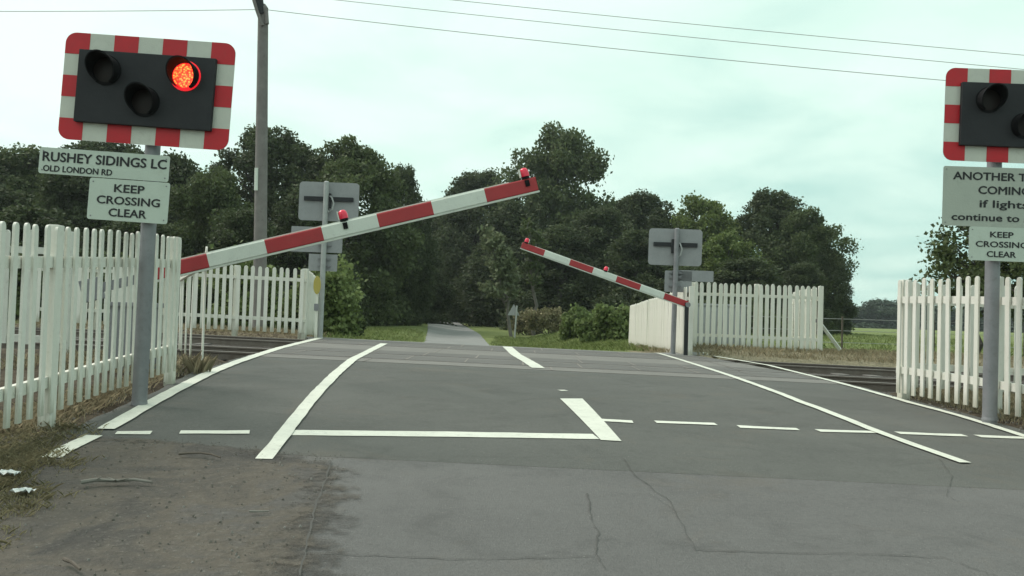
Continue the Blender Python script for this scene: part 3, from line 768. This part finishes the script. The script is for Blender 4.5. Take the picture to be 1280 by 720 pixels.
# ------------------------------------------------------------------ cabinet, marker post, lane sign, poles
ca = at(897, 27)
t = thing('equipment_cabinet', 'grey railway equipment cabinet behind the far right picket fence', 'cabinet', ca)
mb = MB(); mb.box((0, 0, .62), (1.5, .6, 1.2), bev=.02); mb.build('body', mCab, t)
mb = MB(); mb.box((0, 0, 1.25), (1.6, .7, .06), bev=.02); mb.build('lid', mCab, t)
mb = MB(); mb.box((0, 0, .02), (1.6, .7, .12)); mb.build('plinth', mBeam, t)
for s in (-1, 1):
    mb = MB(); mb.box((s*.37, -.307, .64), (.70, .012, 1.06), bev=.004); d_ = mb.build('door', mCab, t)
    mb = MB(); mb.box((s*.08, -.325, .7), (.03, .03, .14)); mb.build('handle', mGalv, d_)
ya = at(394.5, 21.2)
t = thing('marker_post', 'white post topped by a yellow disc beside the far left signal', 'marker post', ya)
mb = MB(); mb.box((0, 0, .62), (.06, .06, 1.24), bev=.006); mb.build('post', mPicket, t)
mb = MB(); o_ = [(.085*math.cos(2*PI*k/24), 1.23+.21*math.sin(2*PI*k/24)) for k in range(24)]; mb.prism(o_, -.05, -.03); mb.build('disc', mYellow, t)
mb = MB(); mb.box((0, -.04, .72), (.10, .03, .16)); mb.build('clip', mGalv, t)
sa = at(643, 60)
t = thing('lane_sign', 'small triangular sign seen from behind on a leaning grey post by the lane', 'road sign', sa, math.radians(180))
mb = MB(); mb.tube([(0, 0, -.1), (-.10, 0, 2.2)], .055, 10); mb.build('post', mGalvL, t)
mb = MB(); mb.prism([(-.30, 1.55), (.50, 1.55), (.10, 2.30)], -.09, -.075); mb.build('plate', mBack, t)
# utility pole
ua = at(324, 25); top = P(329, 10, 25)
t = thing('utility_pole', 'tall weathered wooden utility pole behind the far left fence', 'utility pole', ua)
tv = top-ua; hU = tv.length
mb = MB(); mb.tube([tuple(tv*f) for f in (-.03, .25, .5, .75, 1)], [.185, .175, .165, .15, .135], 18); mb.tube([tuple(tv*1.0), tuple(tv*1.012)], [.135, .06], 18)
mb.build('pole', mWood, t, True)
q = lambda px, py, dd=0: tuple(P(px, py, 25+dd)-ua)
mb = MB(); mb.tube([q(328, 32, -.16), q(321, 12, -.18), q(315, -8, -.2), q(311, -28, -.2)], .05, 8); mb.build('strut', mWood, t, True)
mb = MB(); mb.tube([q(326, 18, -.1), q(324, 4, -.1), q(322, -14, -.1), q(322, -60, -.1)], [.10, .12, .12, .1], 10); mb.build('bracket', mBlack, t, True)
mb = MB(); mb.box(q(322, -62, -.1), (1.9, .12, .12), bev=.01); xa = mb.build('crossarm', mWood, t)
for px in (284, 322, 360):
    mb = MB(); c0 = Vector(q(px, -66, -.1)); mb.tube([c0, c0+Vector((0, 0, .06)), c0+Vector((0, 0, .1)), c0+Vector((0, 0, .18))], [.03, .06, .04, .05], 12); mb.build('insulator', mPorc, xa, True)
mb = MB(); mb.tube([q(320.5, 210, -.19), q(320, 238, -.19)], .05, 8); mb.build('cable_guard', mWhtB, t)
mb = MB(); mb.tube([q(333, 14, -.1), q(334, 30, -.14)], .05, 8); mb.build('cleat', mWood, t)
def cable(label, a, b, sag, r=.009):
    mb = MB(); pts = []
    for k in range(41):
        f = k/40; p = a.lerp(b, f); pts.append((p.x, p.y, p.z-sag*4*f*(1-f)))
    tag(mb.build('overhead_cable', mWire, r and mb and None), label, 'cable') if False else None
    mb.tube(pts, r, 6, cap=False); o = mb.build('overhead_cable', mWire); tag(o, label, 'cable'); return o
cable('lowest overhead cable running right from the utility pole top', P(332, 12, 25), P(1700, 142, 24), .18)
cable('middle overhead cable crossing the upper right sky', P(322, -11, 25), P(1700, 124, 24), .10, .008)
cable('highest overhead cable crossing the upper right corner', P(322, -26, 24.9), P(1700, 105, 24), .10, .008)
cable('overhead cable running left from the utility pole top', P(320, 12, 25), P(-300, 12, 26), .05, .009)

# field fence on the right (thin posts and wires)
t = thing('wire_fence', 'thin wire fence with slim posts in front of the green field', 'fence', V(7.5, 30))
for i in range(9):
    p = V(8+i*3.2, 31+i*.2)-t.location; mb = MB(); mb.tube([p, p+Vector((0, 0, 1.25))], .035, 6); mb.build('post', mStick, t)
for z in (.35, .75, 1.15):
    mb = MB(); p = V(8, 31)-t.location; r_ = V(8+8*3.2, 32.6)-t.location; mb.tube([p+Vector((0, 0, z)), r_+Vector((0, 0, z))], .009, 5); mb.build('wire', mGalvL, t)

# ------------------------------------------------------------------ trees
def leaf_cloud(name, centres, radii, per, size, mt, parent=None, squash=.85, droop=0, shell=.55):
    """many small bent leaf faces around cluster centres"""
    c = []; 
    for (cx_, cy_, cz_), r, n in zip(centres, radii, per):
        d = rng.normal(size=(n, 3)); d /= np.linalg.norm(d, axis=1)[:, None]
        rad = r*(shell+(1-shell)*rng.random(n)**.7)*(1+.22*rng.normal(size=n))
        p = d*rad[:, None]; p[:, 2] *= squash; p += (cx_, cy_, cz_); c.append(p)
    c = np.concatenate(c); n = len(c)
    s = size*(.6+.8*rng.random(n))
    nrm = rng.normal(size=(n, 3)); nrm[:, 2] += .5; nrm /= np.linalg.norm(nrm, axis=1)[:, None]
    u = np.cross(nrm, rng.normal(size=(n, 3))); u /= np.linalg.norm(u, axis=1)[:, None]; v = np.cross(nrm, u)
    if droop: v = v*.4; v[:, 2] -= droop; 
    k = s[:, None]
    V4 = np.stack([c-u*k*.55, c-v*k*.42+nrm*k*.1, c+u*k*.6, c+v*k*.42+nrm*k*.1], 1).reshape(-1, 3)
    me = bpy.data.meshes.new(name); me.vertices.add(4*n); me.vertices.foreach_set('co', V4.ravel())
    me.loops.add(4*n); me.loops.foreach_set('vertex_index', np.arange(4*n, dtype=np.int32))
    me.polygons.add(n); me.polygons.foreach_set('loop_start', np.arange(0, 4*n, 4, dtype=np.int32)); me.polygons.foreach_set('loop_total', np.full(n, 4, dtype=np.int32))
    me.update(); me.validate()
    a = me.attributes.new('rnd', 'FLOAT', 'POINT'); a.data.foreach_set('value', np.repeat(rng.random(n), 4).astype(np.float32))
    me.materials.append(mt)
    o = bpy.data.objects.new(name, me); C.objects.link(o)
    if parent: o.parent = parent
    return o
def limb(mb, a, b, r0, r1, wob=.4, n=6, sides=8):
    a, b = Vector(a), Vector(b); pts = []; rs = []
    for i in range(n+1):
        f = i/n; p = a.lerp(b, f)
        if 0 < i < n: p += Vector((random.gauss(0, wob), random.gauss(0, wob), random.gauss(0, wob*.4)))*.35
        p.z += .25*math.sin(f*PI)*(b-a).length*.15
        pts.append(p); rs.append(r0*(1-f)+r1*f)
    mb.tube(pts, rs, sides)
def tree_proto(name, Ht, Wd, low, ncl, nleaf, leaf, lm, bark, seed, cr=(.9, 1.9), crown='round'):
    """Ht total height, Wd crown width, low = fraction where the crown starts"""
    random.seed(seed); t = thing(name, 'x', 'tree')
    mb = MB(); limb(mb, (0, 0, -.4), (random.uniform(-.6, .6), random.uniform(-.6, .6), Ht*.72), Wd*.028+.12, .08, .7, 8, 10)
    cs = []; rs = []
    for i in range(ncl):
        for _ in range(50):
            z = low+(1-low)*random.random()
            f = (z-low)/(1-low)
            if crown == 'round': prof = math.sin(PI*min(1, .30+f*.68))**.62
            elif crown == 'wood': prof = math.sin(PI*min(1, .38+f*.60))**.6*(.90+.1*math.sin(f*9+seed))
            else: prof = (1-f)**.6
            a = random.uniform(0, 2*PI); rr2 = (random.random()**.42)*prof*Wd/2*(1+.16*math.sin(3*a+seed)+.12*math.sin(5*a+f*6))
            r = random.uniform(*cr)*(1.15-.45*f)
            if rr2+r*.5 < Wd/2*1.12: break
        cs.append((rr2*math.cos(a), rr2*math.sin(a), z*Ht-r*.6)); rs.append(r)
    for i in range(0, ncl, max(1, ncl//26)):
        c_ = cs[i]; zz = max(Ht*.12, c_[2]*random.uniform(.45, .75)); limb(mb, (0, 0, min(zz, Ht*.66)), c_, Wd*.009+.05, .025, .8)
    mb.build('trunk', bark, t, True)
    tot = sum(r**2 for r in rs); per = [max(20, int(nleaf*r*r/tot)) for r in rs]
    leaf_cloud('crown', cs, rs, per, leaf, lm, t)
    return t
protos = {
 'oak': tree_proto('broadleaf_tree', 20, 15, .06, 170, 62000, .30, lDark, mBark, 3, (1.0, 1.9), 'round'),
 'oak2': tree_proto('broadleaf_tree', 19, 14, .05, 160, 58000, .30, lMid, mBark, 8, (1.0, 2.1), 'round'),
 'wood': tree_proto('woodland_tree', 17, 12, .02, 130, 46000, .32, lDark, mBark, 12, (1.1, 2.1), 'wood'),
 'light': tree_proto('broadleaf_tree', 17, 13, .06, 120, 40000, .32, lLight, mBark, 21, (1.0, 2.0), 'round'),
 'far': tree_proto('broadleaf_tree', 14, 14, .0, 50, 9000, .7, lFarW, mBark, 30, (1.8, 3.0), 'round'),
}
used = set()
def tree(kind, px, top, d, wpx, label, name=None):
    pr = protos[kind]; o = pr if kind not in used else copy_tree(pr)
    used.add(kind)
    b = at(px, d); tz = P(px, top, d).z
    hh = tz-b.z; H0, W0 = {'oak': (20, 15), 'oak2': (19, 14), 'wood': (17, 12), 'light': (17, 13), 'far': (14, 14)}[kind]
    s = hh/(H0*.985); ws = (wpx/F*d)/W0
    o.location = b; o.scale = (ws, ws, s); o.rotation_euler = (0, 0, random.uniform(0, 6.28))
    tag(o, label, 'tree', 'trees of the wood behind the crossing')
    return o
random.seed(5)
T = [
 ('oak', -70, 180, 66, 260, 'dark tree rising beyond the near left fence, at the left edge'),
 ('oak2', 22, 186, 70, 190, 'broad dark tree behind the left picket fence, left of the place name sign'),
 ('wood', 95, 205, 60, 150, 'dark woodland tree seen behind the place name sign'),
 ('oak', 130, 172, 74, 200, 'tall dark tree whose top shows under the lit signal board'),
 ('wood', 215, 196, 66, 130, 'woodland tree in the dip between the lit signal and the utility pole'),
 ('oak2', 262, 212, 58, 130, 'mid green tree low behind the utility pole, on its left'),
 ('oak', 335, 158, 72, 190, 'tallest tree of the left wood, rising behind the utility pole'),
 ('oak2', 432, 176, 70, 175, 'rounded tree above the far left signal'),
 ('wood', 380, 235, 62, 130, 'dark tree directly behind the far left signal boards'),
 ('oak', 497, 205, 76, 85, 'dark tree overhanging the left side of the lane'),
 ('wood', 470, 270, 84, 110, 'lower dark tree left of the lane above the verge'),
 ('wood', 515, 285, 92, 110, 'dark woodland tree at the left of the lane mouth'),
 ('oak', 592, 212, 112, 135, 'distant dark tree above the middle of the lane'),
 ('oak2', 693, 158, 104, 152, 'tallest round tree standing alone above the tip of the big barrier'),
 ('wood', 640, 255, 98, 140, 'dark tree closing the wood right of the lane'),
 ('wood', 560, 260, 128, 150, 'deep shaded tree behind the lane tunnel'),
 ('wood', 612, 290, 122, 120, 'shaded tree where the lane disappears'),
 ('wood', 745, 262, 90, 130, 'dark tree behind the small far barrier boom'),
 ('oak', 795, 240, 96, 140, 'dark tree behind and above the far right signal board'),
 ('wood', 700, 285, 84, 130, 'low dark tree behind the tip of the small barrier'),
 ('wood', 800, 290, 78, 120, 'dark tree just left of the far right signal post'),
 ('light', 873, 242, 92, 125, 'yellowish green tree right above the far right signal'),
 ('light', 905, 288, 76, 120, 'lighter green rounded tree above the cabinet fence'),
 ('oak', 962, 238, 90, 150, 'large dark tree above the right end of the cabinet fence'),
 ('oak2', 1005, 262, 86, 110, 'dark tree on the right shoulder of the wood'),
 ('wood', 930, 325, 72, 130, 'low dark tree behind the cabinet fence'),
 ('wood', 860, 335, 68, 110, 'low dark tree behind the far right signal post'),
 ('oak', 1036, 312, 84, 64, 'last small dark tree at the right end of the wood'),
 ('wood', 1000, 330, 76, 80, 'low dark tree behind the end post of the far right fence'),
 ('wood', 300, 265, 48, 120, 'low green tree between the utility pole and the left fence'),
 ('wood', 170, 270, 44, 150, 'dark low tree behind the keep crossing clear plate'),
 ('wood', 40, 262, 46, 180, 'dark low tree filling the gap behind the left picket fence'),
]
for a in T: tree(*a)
for k in range(9):
    tree('far', 1010+k*42+random.uniform(-8, 8), 374+k*1.5+random.uniform(-5, 5), 330+random.uniform(-20, 20), 84, 'distant grey green tree in the row across the field')['group'] = 'distant trees across the field'
# far wood behind everything left and right: trees one cannot tell apart
cs = []; rs = []
for i in range(230):
    x = random.uniform(-120, 30); y = random.uniform(135, 160)
    if abs(x+14) < 3 and y < 140: continue
    z = H(x, y); hh = random.uniform(2, 15)
    cs.append((x, y, z+hh)); rs.append(random.uniform(2.2, 3.4))
tag(leaf_cloud('wood_backdrop', cs, rs, [420]*len(cs), .8, lDark), kind='stuff')
# slim pale tree beside the lane and the sparse tree at the right edge
def sparse(name, label, base, Ht, Wd, nleaf, leaf, lm, bark, seed, lean=0, clr=(.35, .8), ncl=26, low=.3):
    random.seed(seed); t = thing(name, label, 'tree', base)
    mb = MB(); tip = Vector((lean, 0, Ht*.95)); limb(mb, (0, 0, -.2), tip, Ht*.014+.03, .03, .5, 8, 8); cs = []; rs = []
    for i in range(ncl):
        f = low+(1-low)*random.random(); a = random.uniform(0, 2*PI); rr2 = Wd/2*random.random()**.5*math.sin(PI*min(.95, .2+f*.8))**.5
        c_ = (lean*f+rr2*math.cos(a), rr2*math.sin(a), Ht*f); cs.append(c_); rs.append(random.uniform(*clr))
        limb(mb, (lean*f*.8, 0, Ht*f*.72), c_, .05, .012, .3, 4, 5)
    mb.build('trunk', bark, t, True)
    leaf_cloud('crown', cs, rs, [nleaf//ncl]*ncl, leaf, lm, t, shell=.2)
    return t
b_ = at(640, 62); sparse('slim_tree', 'slim pale leaved tree leaning beside the lane behind the small sign', b_, P(640, 292, 62).z-b_.z, 2.6, 2600, .26, lPale, mBarkP, 4, -1.6, ncl=24, low=.42)
b_ = at(668, 66); sparse('slim_tree', 'thin pale tree right of the small lane sign', b_, P(668, 268, 66).z-b_.z, 1.8, 1200, .24, lMid, mBarkP, 9, -.6, ncl=14, low=.45)
b_ = at(592, 100); sparse('slim_tree', 'slim bare stemmed tree at the right edge of the lane mouth', b_, 9, 3, 900, .3, lDark, mBarkP, 19, .3, ncl=12, low=.6)
b_ = at(1215, 30); sparse('small_tree', 'loose leaved small tree behind the right near fence and its signs', b_, P(1215, 262, 30).z-b_.z, 3.8, 6000, .13, lMid, mBark, 6, .3, (.35, .75), 60, .35)
b_ = at(1300, 28); sparse('small_tree', 'leafy small tree partly cut off by the right edge', b_, P(1300, 268, 28).z-b_.z, 4.0, 7000, .13, lMid, mBark, 16, .3, (.4, .8), 50, .3)
# bushes
def bush(label, px, d, top, w_, lm, n=5200, leaf=.12, seed=0, depth=None):
    random.seed(seed); b = at(px, d); Ht = P(px, top, d).z-b.z; t = thing('bush', label, 'bush', b); cs = []; rs = []; mb = MB()
    nc = 26
    for i in range(nc):
        a = random.uniform(0, 2*PI); r = random.random()**.5*w_/2*.8; z = Ht*random.uniform(.12, .85)*(1-.45*(r/(w_/2))**2); R2 = random.uniform(.16, .28)*Ht
        cs.append((r*math.cos(a), r*math.sin(a)*.7, z)); rs.append(R2)
        if i % 3 == 0: limb(mb, (r*.2*math.cos(a), 0, -.05), cs[-1], .03, .01, .1, 4, 5)
    mb.build('stem', mBark, t, True); leaf_cloud('foliage', cs, rs, [n//nc]*nc, leaf, lm, t, shell=.35)
    return t
bush('rounded green bush right of the lane, next to the boarded fence wing', 762, 37, 381, 2.9, lBush, 9000, .15, 1)
bush('green bush between the small lane sign and the rounded bush', 726, 46, 380, 2.6, lBush, 7000, .15, 2)
bush('low yellowish bush just right of the small lane sign', 686, 64, 382, 4.0, gMix, 5000, .16, 3)
bush('pale weedy bush beside the small lane sign', 658, 68, 386, 2.8, gMix, 3000, .16, 4)
bush('tall green bush right of the far left signal post', 414, 27, 338, 1.15, lBush, 7000, .12, 5)
bush('dense green bush behind the far left signal post', 395, 33, 318, 3.0, lBush, 8000, .15, 6)
bush('pale green bush behind the left end of the far left fence', 300, 31, 300, 2.4, lBush, 7000, .15, 7)
bush('green bush on the left verge before the lane', 434, 32, 384, 1.1, lMid, 5000, .14, 8)
bush('dark bush behind the far left fence pickets', 240, 33, 322, 3.4, lMid, 7000, .16, 9)
bush('dark bush filling the gap behind the left near fence', 120, 30, 318, 4.4, lMid, 8000, .16, 10)
bush('dark bush at the left edge behind the near fence', 20, 30, 312, 4.2, lMid, 8000, .16, 11)
bush('overgrown bush at the foot of the wood left of the lane', 480, 88, 376, 8, lDark, 5000, .25, 12)
bush('scrub at the foot of the wood right of the lane', 700, 84, 376, 12, lMid, 8000, .3, 13)
bush('dark scrub behind the right bushes', 800, 70, 368, 10, lDark, 8000, .3, 14)
bush('scrub along the foot of the right wood', 920, 66, 372, 13, lMid, 9000, .3, 15)

# ------------------------------------------------------------------ grass and debris
def blades(name, pts, hmin, hmax, wid, mt, per=5, spread=.05, bend=.5):
    pts = np.array(pts); pts = np.repeat(pts, per, 0); n = len(pts)
    pts[:, :2] += rng.normal(size=(n, 2))*spread
    z = np.array([H(x, y)+.01 if (y < 7 and inroad(x, y) > -.05) else gz(x, y) for x, y in pts[:, :2]]); h = rng.uniform(hmin, hmax, n); a = rng.uniform(0, 2*PI, n)
    dx, dy = np.cos(a), np.sin(a); b = rng.uniform(.1, bend, n)*h; w2 = wid*(.6+.8*rng.random(n))/2
    base = np.stack([pts[:, 0], pts[:, 1], z-.01], 1); side = np.stack([-dy*w2, dx*w2, 0*w2], 1)
    mid = base+np.stack([dx*b*.35, dy*b*.35, h*.6], 1); tip = base+np.stack([dx*b, dy*b, h], 1)
    V5 = np.stack([base-side, base+side, mid+side*.8, tip, mid-side*.8], 1).reshape(-1, 3)
    me = bpy.data.meshes.new(name); me.vertices.add(5*n); me.vertices.foreach_set('co', V5.ravel())
    me.loops.add(5*n); me.loops.foreach_set('vertex_index', np.arange(5*n, dtype=np.int32))
    me.polygons.add(n); me.polygons.foreach_set('loop_start', np.arange(0, 5*n, 5, dtype=np.int32)); me.polygons.foreach_set('loop_total', np.full(n, 5, dtype=np.int32))
    me.update(); me.validate()
    a_ = me.attributes.new('rnd', 'FLOAT', 'POINT'); a_.data.foreach_set('value', np.repeat(rng.random(n), 5).astype(np.float32))
    me.materials.append(mt); o = bpy.data.objects.new(name, me); C.objects.link(o); return tag(o, kind='stuff')
random.seed(2)
def scatter(n, x0, x1, y0, y1, ok=lambda x, y: True, clump=.5):
    out_ = []
    while len(out_) < n:
        x, y = random.uniform(x0, x1), random.uniform(y0, y1)
        dens = .5+.5*math.sin(x*2.1+1.7*math.sin(y*1.3))*math.sin(y*1.9+x*.7)
        if ok(x, y) and random.random() < (1-clump)+clump*dens: out_.append((x, y))
    return out_
off = lambda m_: (lambda x, y: inroad(x, y) < -m_)
blades('verge_grass', scatter(4200, -4.4, -2.1, 3.4, 6.7, lambda x, y: x < -2.27-.32*(y-4.2)+.10*math.sin(y*7)+random.gauss(0, .08), .8), .012, .05, .0035, gTurf, 6, .025, 2.2)
blades('dry_grass', scatter(700, -3.7, -2.95, 6.0, 9.6, off(.12), .7), .02, .09, .006, gDry, 5, .03, 1.6)
blades('dry_grass', scatter(900, 4.1, 6.2, 6.5, 11.6, off(.15), .7), .03, .16, .008, gDry, 5, .04, 1.2)
blades('dry_grass', scatter(400, -5.2, -3.4, 9.3, 11.4, off(.1), .7), .03, .14, .008, gDry, 5, .04, 1.2)
blades('dry_grass', scatter(2600, 3.6, 14, 22.0, 27.5, off(.1), .5), .04, .16, .012, gDry, 5, .06, 1.0)
blades('dry_grass', scatter(1500, -12, -5.1, 22.0, 27.5, off(.1), .5), .05, .2, .012, gDry, 5, .06, 1.0)
blades('meadow_grass', scatter(5200, -1, 8, 24.5, 62, off(.15), .4), .05, .17, .022, gGreen, 5, .10, 1.4)
blades('meadow_grass', scatter(4200, -14, -3.4, 23.5, 62, off(.15), .4), .05, .17, .022, gGreen, 5, .10, 1.4)
blades('meadow_grass', scatter(3500, 8, 34, 30, 90, off(.15), .3), .05, .2, .035, gGreen, 5, .15, 1.4)
blades('dry_grass', [(-3.42+random.gauss(0, .06), 10.0+random.gauss(0, .08)) for _ in range(14)], .10, .30, .008, gDry, 5, .03, .7)
# small stones, chippings and leaf litter
def stones(name, pts, smin, smax, mt):
    mb = MB()
    for x, y in pts:
        s = random.uniform(smin, smax)*(random.random()**1.6+.35); z = H(x, y)+.012; vs = []
        n = 6; a0 = random.random()*6
        for k in range(n):
            a = a0+2*PI*k/n; r = s*random.uniform(.7, 1.2); vs.append((x+r*math.cos(a), y+r*math.sin(a), z-.003))
        for k in range(n):
            a = a0+2*PI*k/n; r = s*random.uniform(.35, .7); vs.append((x+r*math.cos(a), y+r*math.sin(a), z+s*random.uniform(.5, .9)))
        mb.add(vs, [(k, (k+1) % n, n+(k+1) % n, n+k) for k in range(n)]+[tuple(range(n, 2*n))], 0 if random.random() < .72 else 1)
    return tag(mb.build(name, mt), kind='stuff')
mStoneD = mottled('stone_dark', (.10, .092, .08), (.15, .135, .115), 9, .9)
mStoneL = mottled('stone_pale', (.23, .22, .20), (.17, .16, .145), 9, .9)
stones('loose_gravel', scatter(1500, -4.8, -.9, 3.2, 6.6, lambda x, y: x < dr(y)-.05, .7), .003, .009, [mStoneD, mStoneL])
stones('loose_gravel', scatter(160, -2.4, -1.0, 3.6, 7.0, lambda x, y: x > dr(y) and x < dr(y)+.45, .3), .002, .005, [mStoneD, mStoneL])
stones('loose_gravel', scatter(700, 4.0, 6.4, 5.0, 11.5, lambda x, y: -.6 < inroad(x, y) < .15, .4), .004, .014, [mStoneD, mStoneL])
stones('loose_gravel', scatter(700, -4.0, -2.8, 6.3, 11.5, lambda x, y: -.8 < inroad(x, y) < .05, .4), .004, .014, [mStoneD, mStoneL])
# sticks and litter
def stick(label, pts, r, mt, twigs=0):
    mb = MB(); Q = [G(*p) for p in pts]; Q = [Vector((q.x, q.y, q.z+.018+r+random.uniform(0, .015))) for q in Q]
    mb.tube(Q, [r*(1-.6*i/len(Q)) for i in range(len(Q))], 7)
    for k in range(twigs):
        q = Q[random.randrange(1, len(Q)-1)]; mb.tube([q, q+Vector((random.uniform(-.12, .12), random.uniform(-.1, .1), .02))], [r*.5, r*.2], 5)
    tag(mb.build('stick', mt, None, True), label, 'stick')
stick('thin dark twig lying below the left lane line', [(223, 574), (235, 573.5), (250, 574), (264, 576), (275, 579)], .009, mStick)
stick('long pale dead branch lying on the gravel bottom left', [(100, 613), (120, 610), (145, 609), (168, 609), (190, 610)], .013, mStickP, 5)
stick('short pale stick on the gravel at the edge of the tarmac', [(311, 647), (325, 646), (336, 646)], .006, mStickP)
stick('short dark stick at the very bottom left', [(80, 710), (90, 716), (100, 722)], .009, mStick)
def litter(label, px, py, s, seed):
    random.seed(seed); q = G(px, py); mb = MB(); vs = []; n = 7
    for j in range(n):
        for i in range(n):
            vs.append((q.x+(i/(n-1)-.5)*s*1.6+random.gauss(0, s*.06), q.y+(j/(n-1)-.5)*s+random.gauss(0, s*.06), q.z+.03+random.uniform(0, s*.38)))
    mb.add(vs, [(j*n+i, j*n+i+1, (j+1)*n+i+1, (j+1)*n+i) for j in range(n-1) for i in range(n-1)])
    tag(mb.build('litter', mLitter), label, 'litter')
litter('crumpled white litter on the gravel by the grass, the nearer piece', 28, 622, .06, 1)
litter('crumpled white litter in the grass at the left edge, the farther piece', 10, 600, .07, 2)

# ------------------------------------------------------------------ the damp summer air
mb = MB(); mb.box((0, 420, 22), (2100, 1300, 60)); hz = mb.build('haze', mWire); hz.data.materials.clear()
hm = bpy.data.materials.new('air'); hm.use_nodes = True; hn = hm.node_tree; hn.nodes.clear()
ho = hn.nodes.new('ShaderNodeOutputMaterial'); hv = hn.nodes.new('ShaderNodeVolumePrincipled')
hv.inputs['Color'].default_value = (.80, .88, .88, 1); hv.inputs['Density'].default_value = .0003; hv.inputs['Anisotropy'].default_value = .3
hn.links.new(hv.outputs[0], ho.inputs['Volume']); hz.data.materials.append(hm); tag(hz, kind='stuff')
